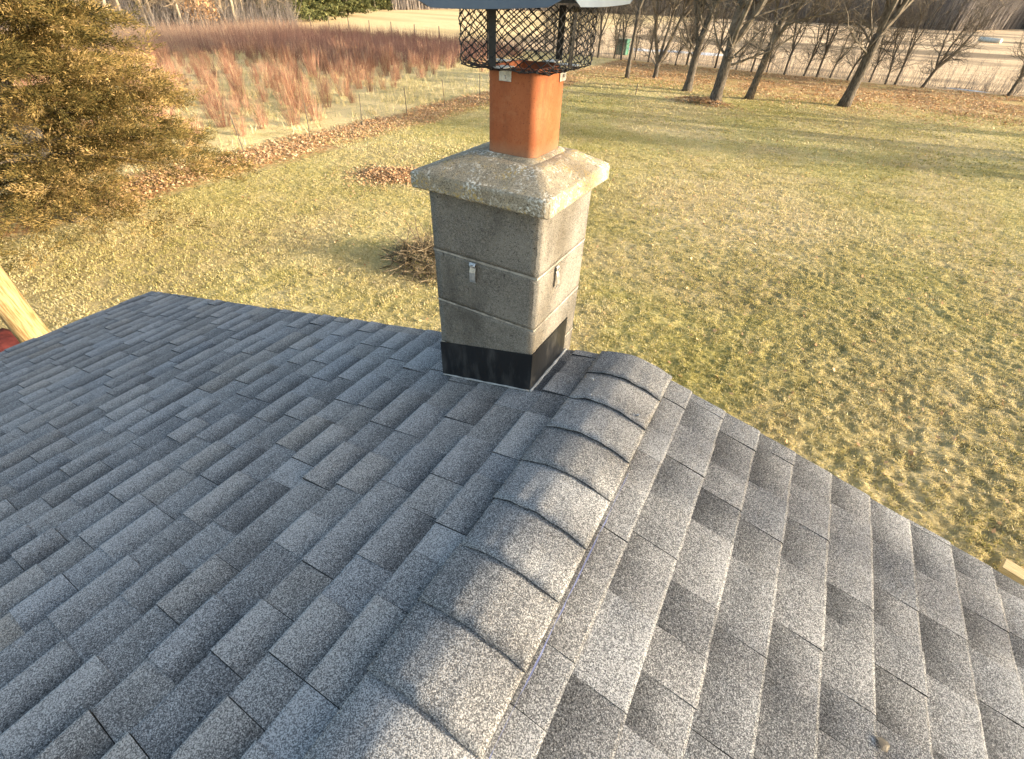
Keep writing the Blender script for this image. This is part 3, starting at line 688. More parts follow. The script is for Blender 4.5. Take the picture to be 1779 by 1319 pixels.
for (px_, py_, nx_, ny_) in ((-0.028, -1, 0, -1), (1, -0.01, 1, 0), (0.028, 1, 0, 1), (-1, 0.01, -1, 0)):
    # leg: flat strip from flue face flaring out to the lid
    mb = MB(); w = 0.011
    h0 = FHY if nx_ == 0 else FHX
    outs = [(0, 0), (h0 + .056, .968), (h0 + .057, 1.03), (h0 + .058, 1.100)]
    lat = px_ if nx_ == 0 else py_
    vs = []
    for (o_, z_) in outs[1:]:
        for (l_, t2) in ((-w, 0), (w, 0), (w, .003), (-w, .003)):
            vs.append((FXc + (lat + l_ if nx_ == 0 else nx_ * (o_ - t2)), FYc + (ny_ * (o_ - t2) if nx_ == 0 else lat + l_), z_))
    k = len(outs) - 1
    mb.add(vs, [(4 * i + a, 4 * i + (a + 1) % 4, 4 * (i + 1) + (a + 1) % 4, 4 * (i + 1) + a) for i in range(k - 1) for a in range(4)])
    kchild(mb.build('leg', MAT['powder']))
    # galvanised clip with screw
    mb = MB(); l0 = lat + 0.010 if ny_ < 0 else lat
    bw = 0.020; zb0, zb1 = (0.930, 0.964) if ny_ < 0 else (0.925, 0.966)
    if ny_ < 0: l0 = -0.018
    if nx_ > 0: l0 = 0.062
    def BP(l_, o_, z_): return (FXc + (l_ if nx_ == 0 else nx_ * (h0 + o_)), FYc + (ny_ * (h0 + o_) if nx_ == 0 else l_), z_)
    vs = [BP(l0 + a, o_, z_) for a in (-bw, bw) for o_ in (.0012, .0042) for z_ in (zb0, zb1)]
    mb.add(vs, [(0, 1, 3, 2), (4, 6, 7, 5), (0, 4, 5, 1), (2, 3, 7, 6), (0, 2, 6, 4), (1, 5, 7, 3)])
    vs = [BP(l0 + a, o_, z_) for a in (-bw, bw) for o_ in (-.016, .050) for z_ in (zb1, zb1 + .002)]
    mb.add(vs, [(0, 1, 3, 2), (4, 6, 7, 5), (0, 4, 5, 1), (2, 3, 7, 6), (0, 2, 6, 4), (1, 5, 7, 3)])
    bo = kchild(mb.build('bracket', MAT['galv'], bevel=.0008))
    sc = MB(); sc.tube([BP(l0, .004, (zb0 + zb1) / 2 - .006), BP(l0, .009, (zb0 + zb1) / 2 - .006)], [.0055, .004], 6); so = sc.build('screw', MAT['galv']); so.parent = bo
# lid: hipped sheet with a small turned-down lip
LH = 0.225; mb = MB()
corner = {(-1, -1): (1.088, 1.104), (1, -1): (1.104, 1.120), (1, 1): (1.112, 1.128), (-1, 1): (1.104, 1.120)}
K = 10; sides = [((-1, -1), (1, -1)), ((1, -1), (1, 1)), ((1, 1), (-1, 1)), ((-1, 1), (-1, -1))]
for a, b in sides:
    vs = []
    for k in range(K + 1):
        t = k / K; cut = 0.012
        tt = 0.03 + 0.94 * t
        x = FXc + LH * (a[0] * (1 - tt) + b[0] * tt); y = FYc + LH * (a[1] * (1 - tt) + b[1] * tt)
        edge = max(0, abs(t - .5) * 2 - .86) / .14
        zl = corner[a][0] * (1 - t) + corner[b][0] * t - .004 * math.sin(math.pi * t) + 0.016 * edge ** 2
        zh = corner[a][1] * (1 - t) + corner[b][1] * t + .002
        inx, iny = FXc + (x - FXc) * .97, FYc + (y - FYc) * .97
        ax, ay = FXc + (x - FXc) * .55, FYc + (y - FYc) * .55
        vs += [(x, y, zl), (inx, iny, zh + .006), (ax, ay, zh + .045), (FXc, FYc, 1.185)]
    fs = [(4 * k + j, 4 * (k + 1) + j, 4 * (k + 1) + j + 1, 4 * k + j + 1) for k in range(K) for j in range(3)]
    mb.add(vs, fs)
lo = kchild(mb.build('lid', MAT['lid'], smooth=False)); so_ = lo.modifiers.new('solid', 'SOLIDIFY'); so_.thickness = 0.0012

# ---------------------------------------------------------------- timber by the eaves, brush pile, small things
def board(name, a, b, w, t, label, cat, mat='wood', up=(0, 0, 1)):
    a, b = Vector(a), Vector(b); d = (b - a); L = d.length; d.normalize(); sidev = d.cross(Vector(up)).normalized(); u = sidev.cross(d)
    M = Matrix((d, sidev, u)).transposed().to_4x4(); M.translation = a
    mb = MB(); mb.box((0, -w / 2, -t / 2), (L, w / 2, t / 2)); o = mb.build(name, MAT[mat], bevel=0.004); o.matrix_world = M
    return tag(o, label, cat)
mb = MB(); mb.tube([(0, 0, -.2), (.02, 0, 1.5), (.03, .02, 3.2), (0, .05, 5.0), (.04, .05, 7.2)], [.185, .165, .155, .145, .13], 20)
o = mb.build('wooden_pole', MAT['pole'], smooth=True); o.location = (-7.95, -.22, G); tag(o, 'thick pale wooden pole standing past the left eave of the roof', 'pole')
board('wood_plank', (3.82, 3.58, G + .14), (5.9, 2.75, G + .14), 0.17, 0.08, 'short pale wooden plank lying in the grass near the right roof edge', 'plank')

def tree_skel(seed, H, r0, fork, nf, spread, lean=(0, 0), wander=0.05, levels=3, dens=1.0, low=1.0, droop=0.0, tw=0.010, seg0=7, steer=None):
    r = random.Random(seed); trunk, crown = MB(), MB()
    def rv(): return Vector((r.gauss(0, 1), r.gauss(0, 1), r.gauss(0, 1)))
    def grow(p, d, L, rad, lev, mb):
        n = max(3, int([seg0, 6, 5, 4, 3][min(lev, 4)])); P = [p.copy()]; Rr = [rad]
        end = rad * 0.45 if lev else rad * 0.8
        for i in range(n):
            up = Vector((0, 0, 0.10 if lev < 2 else 0.05 - droop)); d = (d + rv() * wander * (1 + lev * .7) + up * (1 if lev else 0)).normalized()
            p = p + d * (L / n); P.append(p.copy()); Rr.append(rad + (end - rad) * (i + 1) / n)
        mb.tube(P, Rr, [10, 7, 5, 3, 3][min(lev, 4)], tone=r.random(), cap=(lev == 0))
        if lev >= levels + 1: return
        kids = int([0, 8, 7, 6, 4][min(lev, 4)] * dens + r.random())
        for k in range(kids):
            t = r.uniform(0.15, 1.0); i = min(n - 1, int(t * n)); q = P[i].lerp(P[i + 1], t * n - i)
            ax = rv(); ax -= ax.dot(d) * d; ax.normalize(); dd = (d * r.uniform(.35, .9) + ax * r.uniform(.5, 1.0) * spread).normalized()
            grow(q, dd, L * r.uniform(.35, .62), max(tw * .5, Rr[i] * r.uniform(.35, .55)), lev + 1, crown)
        # continuing leader
        dd = (d + rv() * .2).normalized(); grow(P[-1], dd, L * .55, Rr[-1], lev + 1, crown)
    # trunk
    d = Vector((lean[0], lean[1], 1)).normalized(); p = Vector((0, 0, -0.1)); P = [p.copy()]; Rr = [r0 * 1.35]
    for i in range(seg0):
        d = (d + rv() * wander * .35).normalized(); p = p + d * (fork + .1) / seg0; P.append(p.copy()); Rr.append(r0 * (1.12 if i == 0 else 1.0 - .16 * (i + 1) / seg0))
    trunk.tube(P, Rr, 12)
    base_a = r.uniform(0, 6.28)
    stems = steer or [(math.cos(base_a + 6.28 * k / nf + r.uniform(-.4, .4)) * spread * .45, math.sin(base_a + 6.28 * k / nf + r.uniform(-.4, .4)) * spread * .45, r.uniform(.6, .8)) for k in range(nf)]
    for (sx, sy, rf) in stems:
        dd = Vector((sx + d.x, sy + d.y, 1)).normalized(); grow(P[-1] - d * .05, dd, (H - fork) * .55, r0 * rf, 1, crown)
    # a few low side limbs
    for k in range(int(3 * low)):
        t = r.uniform(.72, .99); i = min(seg0 - 1, int(t * seg0)); a = r.uniform(0, 6.28)
        grow(P[i], Vector((math.cos(a), math.sin(a), r.uniform(.35, 1.3))).normalized(), (H - fork) * .2, r0 * .22, 2, crown)
    return trunk, crown
def bare_tree(name, x, y, label, cat='tree', group=None, mats=('bark', 'twig'), **k):
    tr, cr = tree_skel(**k); root = tag(empty(name, (x, y, G)), label, cat, group)
    a = tr.build('trunk', MAT[mats[0]], root, smooth=True); b = cr.build('crown', MAT[mats[1]], root); return root
def copy_tree(o, loc, rz, sc, label, group):
    c = o.copy(); COL.objects.link(c); c.location = loc; c.rotation_euler = (0, 0, rz); c.scale = (sc, sc, sc)
    c['label'] = label
    if group: c['group'] = group
    for ch in list(o.children):
        d = ch.copy(); COL.objects.link(d); d.parent = c
    return c

# brush pile
bp = MB(); r = random.Random(4)
for i in range(230):
    a = r.uniform(0, 6.28); q = r.uniform(0, 1) ** .5; x, y = q * 1.15 * math.cos(a), q * .95 * math.sin(a); z = 0.05 + .85 * (1 - q) * r.random()
    L = r.uniform(.5, 1.7); th = r.uniform(0, 6.28); el = r.uniform(-.2, .75); d = Vector((math.cos(th), math.sin(th), el)).normalized()
    P = [Vector((x, y, z)) - d * L * .4]
    for k in range(4): d = (d + Vector((r.gauss(0, .18), r.gauss(0, .18), r.gauss(0, .14)))).normalized(); P.append(P[-1] + d * L / 4)
    for p in P: p.z = max(.015, p.z)
    rad = r.choice([.006, .008, .012, .02]); bp.tube(P, [rad, rad * .9, rad * .75, rad * .6, rad * .35], 5, tone=r.random())
    for s_ in range(3):
        j = r.randrange(1, 4); e = P[j] + Vector((r.gauss(0, .2), r.gauss(0, .2), abs(r.gauss(0, .12)))); bp.tube([P[j], e], [rad * .5, rad * .2], 3)
o = bp.build('brush_pile', MAT['brush']); o.location = (-6.05, 6.1, G); o.scale = (.85, .85, .95); tag(o, 'tangled heap of cut branches on the lawn behind the chimney', 'brush pile')

# marker stake, far clutter
mb = MB(); mb.tube([(0, 0, -.1), (0.02, 0.02, .62)], [.035, .03], 6); o = mb.build('stake', MAT['fence']); o.location = (-10.0, 32.1, G); tag(o, 'short dark stake standing alone in the lawn before the trees', 'stake')
def bar(name, a, b, r_, mat, label, cat):
    a, b = Vector(a), Vector(b); mb = MB(); mb.tube([(0, 0, 0), tuple(b - a)], r_, 12); o = mb.build(name, MAT[mat], smooth=True); o.location = a; return tag(o, label, cat)
bar('white_pipe', (23.0, 139.5, G + .45), (25.6, 136.0, G + .45), .40, 'pipe', 'white tank lying in the tan field far behind the trees', 'tank')
mb = MB()
def patch(cx, cy, rx, ry, seed, h=.05):
    r = random.Random(seed); n = 18; vs = [(0, 0, h)]; rad = [1 + r.uniform(-.3, .3) for _ in range(n)]
    for f_, z_ in ((.7, h * .8), (1.0, -.03)):
        for k in range(n): a = 6.283 * k / n; vs.append((f_ * rad[k] * rx * math.cos(a), f_ * rad[k] * ry * math.sin(a), z_))
    fs = [(0, 1 + k, 1 + (k + 1) % n) for k in range(n)] + [(1 + k, 1 + n + k, 1 + n + (k + 1) % n, 1 + (k + 1) % n) for k in range(n)]
    m_ = MB(); m_.add(vs, fs); return m_
for (x, y, rx, ry, lab) in ((-12.4, 64.7, 2.0, 1.2, 'larger bright patch of old snow right of the middle trees'), (-20.2, 63.2, 2.6, .7, 'thin white patch of snow in the field behind the green bin'), (-16.5, 64.5, 2.0, .6, 'small white snow patch between the two others')):
    o = patch(x, y, rx, ry, int(x * 10), .12).build('snow_patch', MAT['snow'], smooth=True); o.location = (x, y, G + .02); tag(o, lab, 'snow patch')
o = patch(0, 0, 1.3, .2, 5, .02).build('puddle', MAT['snow'], smooth=True); o.location = (10.0, 52.6, G + .02); o.rotation_euler[2] = -.3; tag(o, 'long pale puddle at the edge of the tan field on the right', 'puddle')
o = patch(0, 0, .55, .35, 9, .16).build('red_tarp', MAT['red'], smooth=True); o.location = (-10.25, -.38, G + .02); tag(o, 'crumpled red tarp on the ground below the left eave', 'tarp')
mb = MB(); mb.box((-.55, -.5, 0), (.55, .5, 1.25)); mb.box((-.6, -.55, 1.25), (.6, .55, 1.36)); mb.box((-.3, -.56, .25), (.3, -.5, 1.1))
o = mb.build('green_bin', MAT['green'], bevel=.03); o.location = (-19.7, 56.3, G); tag(o, 'small green bin standing among thin trunks at the field edge', 'bin')

# ---------------------------------------------------------------- large trees on the lawn
T_ = lambda *a, **k: bare_tree(*a, **k)
T_('bare_tree', -5.18, 32.43, 'thickest bare tree with a leaf heap at its foot', seed=21, H=15, r0=.33, fork=2.7, nf=4, spread=.9, lean=(.03, -.01), levels=3, dens=1.3, low=1, steer=[(-.12, .1, .72), (.42, .12, .6), (.2, -.5, .45), (.62, .3, .4)])
T_('bare_tree', 1.69, 37.12, 'bare tree leaning right with four tight stems, standing alone', seed=33, H=16, r0=.30, fork=3.6, nf=4, spread=.7, lean=(.10, 0), levels=3, dens=1.25, low=1, steer=[(-.02, .12, .55), (.10, -.1, .5), (.24, .06, .62), (.34, .1, .5)])
T_('bare_tree', -7.75, 36.2, 'dark bare tree that forks low, just left of the thickest tree', seed=41, H=14, r0=.27, fork=2.4, nf=3, spread=.8, lean=(.03, 0), levels=3, dens=1.25, low=1, steer=[(.02, .1, .7), (.30, 0, .6), (-.35, .1, .4)])
T_('bare_tree', -3.69, 35.76, 'slimmer bare tree leaning right of the thickest tree', seed=52, H=14, r0=.23, fork=2.9, nf=3, spread=.8, lean=(.12, 0), levels=3, dens=1.25, low=1, steer=[(.05, .1, .7), (.35, 0, .6), (-.3, .2, .4)])
T_('bare_tree', -11.44, 41.1, 'bare tree split near the ground into two spreading stems', seed=63, H=12, r0=.20, fork=.9, nf=2, spread=.8, levels=3, dens=1.25, low=1, steer=[(-.25, -.05, .7), (.32, .1, .8), (.12, .0, .6)])
T_('bare_tree', -13.06, 39.12, 'slender straight bare tree nearest the flue', seed=74, H=12, r0=.15, fork=4.2, nf=2, spread=.7, levels=3, dens=.9, low=2)
# thin trees along the edge of the tan field
thin = [bare_tree('thin_tree', -9.0, 51.6, 'thin bare tree behind the thickest trunk at the field edge', group='thin trees along the field edge', seed=101, H=9, r0=.09, fork=1.8, nf=3, spread=.7, levels=3, dens=1.1, low=3, wander=.09, tw=.006),
        bare_tree('thin_tree', -1.6, 51.9, 'thin tree just right of the slim leaning one, at the field edge', group='thin trees along the field edge', seed=102, H=8, r0=.08, fork=1.2, nf=3, spread=.8, levels=3, dens=1.1, low=3, wander=.12, tw=.006),
        bare_tree('thin_tree', 6.9, 51.6, 'small crooked bare tree spreading right of the lone leaning tree', group='thin trees along the field edge', seed=103, H=6.5, r0=.11, fork=1.3, nf=4, spread=1.1, levels=3, dens=1.0, low=2, wander=.10, lean=(.2, 0))]
spots = [(-22.5, 50.5, 0, 1.0), (-21.3, 51.5, 1, .9), (-20.2, 50.8, 0, 1.1), (-18.9, 51.8, 1, 1.0), (-17.8, 50.9, 0, .9), (-16.8, 51.9, 1, .8), (-15.2, 51.3, 0, 1.0), (-12.4, 50.6, 1, .8), (-11.6, 51.6, 0, 1.1), (-10.6, 50.9, 1, 1.0), (-7.2, 51.9, 1, .8),
         (-5.8, 51.2, 0, .9), (-4.6, 51.9, 1, .7), (-3.1, 51.2, 0, 1.0), (-.6, 51.5, 0, 1.0), (.4, 52.2, 1, .9), (1.7, 51.4, 1, 1.0), (3.3, 51.9, 0, .7), (4.4, 51.4, 1, .9), (5.1, 51.9, 0, .9), (12.2, 51.2, 2, 1.0), (14.0, 50.6, 1, 1.1), (-23.8, 51.5, 1, 1.1), (-25.2, 50.9, 0, .9), (-26.6, 51.8, 1, 1.0)]
labs = {20: 'small bare tree at the right border of the photo by the field edge'}
for i, (x, y, k, sc) in enumerate(spots):
    copy_tree(thin[k], (x, y, G), rng.uniform(0, 6.28) if k < 2 else 1.1, sc, labs.get(i, 'thin bare sapling in the row between the lawn and the tan field'), 'thin trees along the field edge')
# bare trees standing outside the frame to the right: they throw the long shadows over lawn and roof
offs = []
for (x, y, sd_, H, r0) in ((26, 33.5, 203, 15, .25), (34, 40, 204, 15, .28), (22, 27.5, 205, 13, .2), (47, 36, 206, 15, .3), (39, 9.4, 207, 14.5, .22), (30, 30, 209, 14, .26)):  # the tree up-sun of the roof is added for soft shade on it
    offs.append(bare_tree('bare_tree', x, y, 'x', group='bare trees right of the house', seed=sd_, H=H, r0=r0, fork=3.6, nf=4, spread=.9, levels=3 if sd_ in (203, 208, 209) else 2, dens=1.0, low=1, wander=.06))
yt = tag(empty('leaning_tree', (10.9, 1.1, G)), 'unseen slim leaning bare tree beside the right end of the house', 'tree')
pts = [(10.9, 1.1, G - .1), (11.5, 1.7, -1.9), (12.3, 2.25, .4), (12.9, 2.69, 1.81), (13.46, 3.13, 2.52), (13.9, 3.5, 3.2), (14.2, 3.9, 4.3)]
mb = MB(); mb.tube([(a - 10.9, b - 1.1, c - G) for a, b, c in pts], [.13, .10, .075, .058, .048, .03, .012], 10); mb.build('trunk', MAT['bark'], yt, smooth=True)
mb = MB(); r = random.Random(12)
for k in range(46):
    i = r.randrange(1, 6); t = r.random(); p = Vector(pts[i]).lerp(Vector(pts[i + 1]), t) - Vector((10.9, 1.1, G)); d = Vector((r.gauss(0, .6), r.gauss(0, 1), r.gauss(.25, .6))).normalized(); L = r.uniform(.6, 2.2); P = [p]; rad = r.choice([.008, .014, .022, .03])
    for q in range(4): d = (d + Vector((r.gauss(0, .15), r.gauss(0, .15), .08))).normalized(); P.append(P[-1] + d * L / 4)
    mb.tube(P, [rad, rad * .8, rad * .6, rad * .4, rad * .2], 5)
    for q in range(3): e = P[q + 1] + Vector((r.gauss(0, .3), r.gauss(0, .3), r.gauss(.1, .3))); mb.tube([P[q + 1], e], [rad * .5, rad * .2], 3)
sv = np.array([.954, .238, .182])
for (y_, ra_, x2) in ((-.42, .020, -.06), (-.80, .040, -.05), (-1.12, .022, .1), (-.30, .016, .5)):  # limbs shaped so their shadow bands cross the ridge and right slope
    a_ = np.array([1.45, y_ + .06, -.37]) + 12 * sv; b_ = np.array([x2, y_, 0.0]) + 14 * sv; c_ = b_ + (b_ - a_) * .35 + np.array([.1, .05, .1]); o_ = np.array([11.9, 1.95, -.9])
    mb.tube([tuple(q_ - np.array([10.9, 1.1, G])) for q_ in (o_, (o_ + a_) / 2 + np.array([0, -.15, 0]), a_, (a_ + b_) / 2 + np.array([0, .03, .02]), b_, c_)], [ra_ * 1.3, ra_ * 1.2, ra_ * 1.1, ra_, ra_ * .8, ra_ * .3], 7)
mb.build('crown', MAT['twig'], yt)
for o in offs: o['label'] = 'unseen bare yard tree standing beyond the right side of the photo'

# ---------------------------------------------------------------- left woodland edge
pal = [bare_tree('woodland_tree', -69, 31, 'pale bare trunk at the woodland edge behind the red shrubs', group='woodland edge trees', mats=('palebark', 'paletwig'), seed=301, H=13, r0=.20, fork=5, nf=3, spread=.8, levels=2, dens=1.2, low=3),
       bare_tree('woodland_tree', -70, 36, 'pale bare trunk at the woodland edge behind the red shrubs', group='woodland edge trees', mats=('palebark', 'paletwig'), seed=302, H=12, r0=.15, fork=3, nf=3, spread=.9, levels=2, dens=1.3, low=3, wander=.09),
       bare_tree('woodland_tree', -71, 41, 'pale bare trunk at the woodland edge behind the red shrubs', group='woodland edge trees', mats=('bark', 'paletwig'), seed=303, H=12, r0=.17, fork=2.2, nf=4, spread=.9, levels=2, dens=1.3, low=3, wander=.09)]
r = random.Random(77)
for i in range(64):
    t = r.uniform(-.25, 1.0); x = -68 - r.uniform(0, 1) ** 1.5 * 16 - 3 * abs(t - .5); y = 14 + 42 * t
    copy_tree(pal[r.choice([0, 0, 1, 1, 2])], (x, y, G), r.uniform(0, 6.28), r.uniform(.6, 1.15), 'pale bare trunk at the woodland edge behind the red shrubs', 'woodland edge trees')
# an oak that kept its brown leaves
tr, cr = tree_skel(seed=311, H=9, r0=.16, fork=1.6, nf=3, spread=.8, levels=2, dens=1.0, low=2)
oak = tag(empty('leafy_oak', (-69.5, 41.5, G)), 'oak still holding brown leaves at the woodland edge', 'tree'); tr.build('trunk', MAT['palebark'], oak, smooth=True); cr.build('crown', MAT['paletwig'], oak)
n = 5000; a = nr.uniform(0, 6.28, n); z = nr.uniform(.9, 8, n); q = 2.2 * np.sqrt(nr.uniform(0, 1, n)); C = np.stack([q * np.cos(a), q * np.sin(a), z], 1)
u = nr.normal(0, .09, (n, 3)); w = nr.normal(0, .09, (n, 3)); V_ = np.stack([C - u, C + w, C + u], 1).reshape(-1, 3)
link('foliage', np_mesh('foliage', V_, np.arange(3 * n).reshape(-1, 3), MAT['leaf'], np.clip(nr.normal(.45, .2, n), 0, 1)), oak)

def foliage_cone(n, rad, z0, z1, size, seed, rag=.3, pw=.75, up=0.25, elong=2.2, lowp=.85, nbr=90):
    g = np.random.default_rng(seed); nb = nbr; bz = g.uniform(0, 1, nb) ** lowp; ba = g.uniform(0, 6.28, nb)
    bl = rad * (1 - bz) ** pw * g.uniform(.55, 1.15, nb) * (1 + .25 * np.clip(1 - bz / .3, 0, 1)) + .15
    k = g.integers(0, nb, n); t = g.uniform(.12, 1, n) ** .7
    P = np.stack([np.cos(ba[k]) * bl[k] * t, np.sin(ba[k]) * bl[k] * t, z0 + (z1 - z0) * bz[k] + bl[k] * t * up - .35 * (bl[k] * t) ** 2 / (rad + .01) * .5], 1)
    spread = (.10 + .16 * (1 - t)) * rad * rag * 1.6; P += g.normal(0, 1, (n, 3)) * spread[:, None] * np.array([1, 1, .5])
    d = np.stack([np.cos(ba[k]) + g.normal(0, .5, n), np.sin(ba[k]) + g.normal(0, .5, n), g.normal(.25, .45, n)], 1); d /= np.linalg.norm(d, axis=1)[:, None]
    s = g.normal(0, 1, (n, 3)); s -= (s * d).sum(1)[:, None] * d; s /= np.linalg.norm(s, axis=1)[:, None]
    L = size * g.uniform(.6, 1.5, n)[:, None]; V_ = np.stack([P - s * L / elong, P + s * L / elong, P + d * L], 1).reshape(-1, 3)
    tone = np.clip(.22 + .55 * vnoise(P[:, 0] * 2.2 + k, P[:, 2] * 3 + P[:, 1] * 2, seed) + g.normal(0, .2, n), 0, 1)
    return V_, np.arange(3 * n).reshape(-1, 3), tone, (ba, bl, bz)
# evergreens along the wood
ev = []
for sd_ in (1, 2, 3):
    V_, F_, T__, _ = foliage_cone(9000, 2.6, .2, 9, .30, 400 + sd_, .5)
    ev.append(np_mesh('crown', V_, F_, MAT['pine'], T__))
for i, (x, y, sc) in enumerate(((-72, 54, .8), (-73, 58, 1.0), (-76, 62, 1.1), (-79, 66, 1.0), (-80, 71, 1.2), (-84, 75, 1.0), (-88, 80, 1.1), (-90, 86, 1.2), (-95, 90, 1.0), (-98, 97, 1.2), (-103, 103, 1.0), (-105, 110, 1.1), (-110, 117, 1.2), (-78, 57, 1.3), (-84, 68, 1.3), (-92, 78, 1.3), (-100, 90, 1.3))):
    root = tag(empty('evergreen_tree', (x, y, G), i * 1.3), 'green conifer in the row at the far edge of the straw field', 'tree', 'evergreens along the far wood'); root.scale = (sc, sc, sc)
    mb = MB(); mb.tube([(0, 0, -.2), (0, 0, 6)], [.18, .05], 6); mb.build('trunk', MAT['bark'], root); link('crown', ev[i % 3], root)

# masses of undergrowth and far wood
def stems(polyline, width, n, hmin, hmax, w, seed, lean=.12, branch=2):
    g = np.random.default_rng(seed); PL = np.array(polyline, float); seg = np.hypot(*(PL[1:] - PL[:-1]).T); cum = np.concatenate([[0], np.cumsum(seg)])
    s = g.uniform(0, cum[-1], n); k = np.clip(np.searchsorted(cum, s) - 1, 0, len(seg) - 1); t = (s - cum[k]) / seg[k]
    base = PL[k] * (1 - t)[:, None] + PL[k + 1] * t[:, None]; out = base - np.array([-10, 30]); out /= np.linalg.norm(out, axis=1)[:, None]
    base = base + out * (g.uniform(0, 1, n) ** 1.3 * width)[:, None]; h = g.uniform(hmin, hmax, n)
    A = np.column_stack([base, np.full(n, G - .1)]); B = A + np.column_stack([g.normal(0, lean, n) * h, g.normal(0, lean, n) * h, h])
    ss, ee, ww = [A], [B], [np.full(n, w)]
    for b in range(branch):
        t = g.uniform(.2, .95, n)[:, None]; q = A * (1 - t) + B * t; l = h * g.uniform(.15, .4, n); d = g.normal(0, 1, (n, 3)); d[:, 2] = np.abs(d[:, 2]) + .5; d /= np.linalg.norm(d, axis=1)[:, None]
        ss.append(q); ee.append(q + d * l[:, None]); ww.append(np.full(n, w * .5))
    A, B, ww = np.concatenate(ss), np.concatenate(ee), np.concatenate(ww); m_ = len(A)
    ang = g.uniform(0, 6.28, m_); V_ = []
    for j in range(3):
        a = ang + j * 2.094; V_.append(A + np.column_stack([np.cos(a), np.sin(a), np.zeros(m_)]) * ww[:, None])
    V_.append(B); V_ = np.stack(V_, 1).reshape(-1, 3); i = np.arange(m_) * 4
    F_ = np.concatenate([np.stack([i, i + 1, i + 3], 1), np.stack([i + 1, i + 2, i + 3], 1), np.stack([i + 2, i, i + 3], 1)])
    tn = np.clip(g.normal(.45, .22, m_), 0, 1); return V_, F_, np.concatenate([tn] * 3)
V_, F_, T__ = stems([(-66, -10), (-68, 14), (-67, 54), (-73, 56)], 14, 9000, .8, 4.5, .03, 1, .25, 3)
tag(link('undergrowth', np_mesh('undergrowth', V_, F_, MAT['wood_far'], T__)), 'grey brown undergrowth filling the left woodland edge', 'undergrowth', kind='stuff')
V_, F_, T__ = stems([(-106, 118), (-108, 150), (-84, 182), (-40, 196), (-4, 208), (26, 200), (52, 262), (120, 250), (200, 200)], 26, 15000, 5, 15, .10, 2, .06, 4)
_V, _F, _T = V_, F_, T__
V_, F_, T__ = stems([(-28, 49), (-24, 51.5), (-10, 52.5), (3, 52.6), (16, 51.8)], 3.0, 1500, .5, 2.6, .012, 31, .2, 4)
tag(link('edge_brush', np_mesh('edge_brush', V_, F_, MAT['wood_far'], T__)), 'low tangled brush along the edge of the tan field under the thin trees', 'brush', kind='stuff')
V_, F_, T__ = _V, _F, _T
tag(link('far_woodland', np_mesh('far_woodland', V_, F_, MAT['wood_far'], T__)), 'grey bare woodland closing off the far side of the tan field', 'woodland', kind='stuff')

# ---------------------------------------------------------------- red shrubs
shr = []
for sd_ in range(5):
    r = random.Random(500 + sd_); mb = MB(); H = r.uniform(1.25, 1.7)
    for i in range(66):
        a = r.uniform(0, 6.28); q = r.uniform(0, .32); tilt = abs(r.gauss(0, .26)); L = H * r.uniform(.4, 1.08); p = Vector((q * math.cos(a), q * math.sin(a), -.05)); d = Vector((math.cos(a) * tilt, math.sin(a) * tilt, 1)).normalized(); P = [p]; tn = min(1, max(0, r.gauss(.5, .22)))
        for k in range(4): d = (d + Vector((r.gauss(0, .06), r.gauss(0, .06), .05))).normalized(); P.append(P[-1] + d * L / 4)
        mb.tube(P, [.006, .0055, .005, .004, .002], 3, tone=tn, cap=False)
        for k in range(2):
            j = r.randrange(1, 4); e = P[j] + (d + Vector((r.gauss(0, .35), r.gauss(0, .35), 0))).normalized() * L * r.uniform(.2, .4); mb.tube([P[j], e], [.004, .002], 3, tone=tn, cap=False)
    shr.append(mb.mesh('red_shrub', MAT['shrub']))
r = random.Random(88); cnt = 0; places = []
row = 0; x = -19.6
while x > -56:
    y = 5.5 + r.uniform(0, 1)
    while y < 49:
        ymax = 14 + ( -19.6 - x) * 3.2
        far = y > ymax
        if not far or (r.random() < .08 and y < 36): places.append((x + r.gauss(0, .25), y + r.gauss(0, .3)))
        y += 1.25 + r.uniform(-.2, .5)
    x -= 1.75
places.sort(key=lambda p: p[0] ** 2 + p[1] ** 2)
ind = places[:290]; rest = places[290:]
for i, (x, y) in enumerate(ind):
    o = link('red_shrub', shr[i % 5], loc=(x, y, G)); o.rotation_euler = (r.gauss(0, .05), r.gauss(0, .05), r.uniform(0, 6.28)); s_ = r.uniform(.5, 1.1); o.scale = (s_, s_, s_ * r.uniform(.85, 1.1))
    tag(o, 'red stemmed leafless shrub in the planted field beyond the fence', 'shrub', 'red shrubs in the planted field')
g = np.random.default_rng(5); n = 15000; X_ = g.uniform(-66, -26, n); Y_ = g.uniform(8, 50, n)
lim = (Y_ > 30 + (X_ + 26) * -.35 - 6) | (X_ < -44); clump = vnoise(X_ * .9, Y_ * .9, 3) > g.uniform(.1, .55, n) + .25 * np.clip((30 - Y_) / 15, 0, 1)
lim &= ~((X_ > -30) & (Y_ < 33)); k = lim & clump; X_, Y_ = X_[k], Y_[k]; n = len(X_)
X_ = np.repeat(X_, 3) + g.normal(0, .12, n * 3); Y_ = np.repeat(Y_, 3) + g.normal(0, .12, n * 3); n *= 3
A = np.column_stack([X_, Y_, np.full(n, G - .05)]); h = g.uniform(.7, 1.75, n); B = A + np.column_stack([g.normal(0, .18, n), g.normal(0, .18, n), h]); V_ = []
for j in range(3):
    a = g.uniform(0, 6.28, n) * 0 + j * 2.094; V_.append(A + np.column_stack([np.cos(a) * .018, np.sin(a) * .018, np.zeros(n)]))
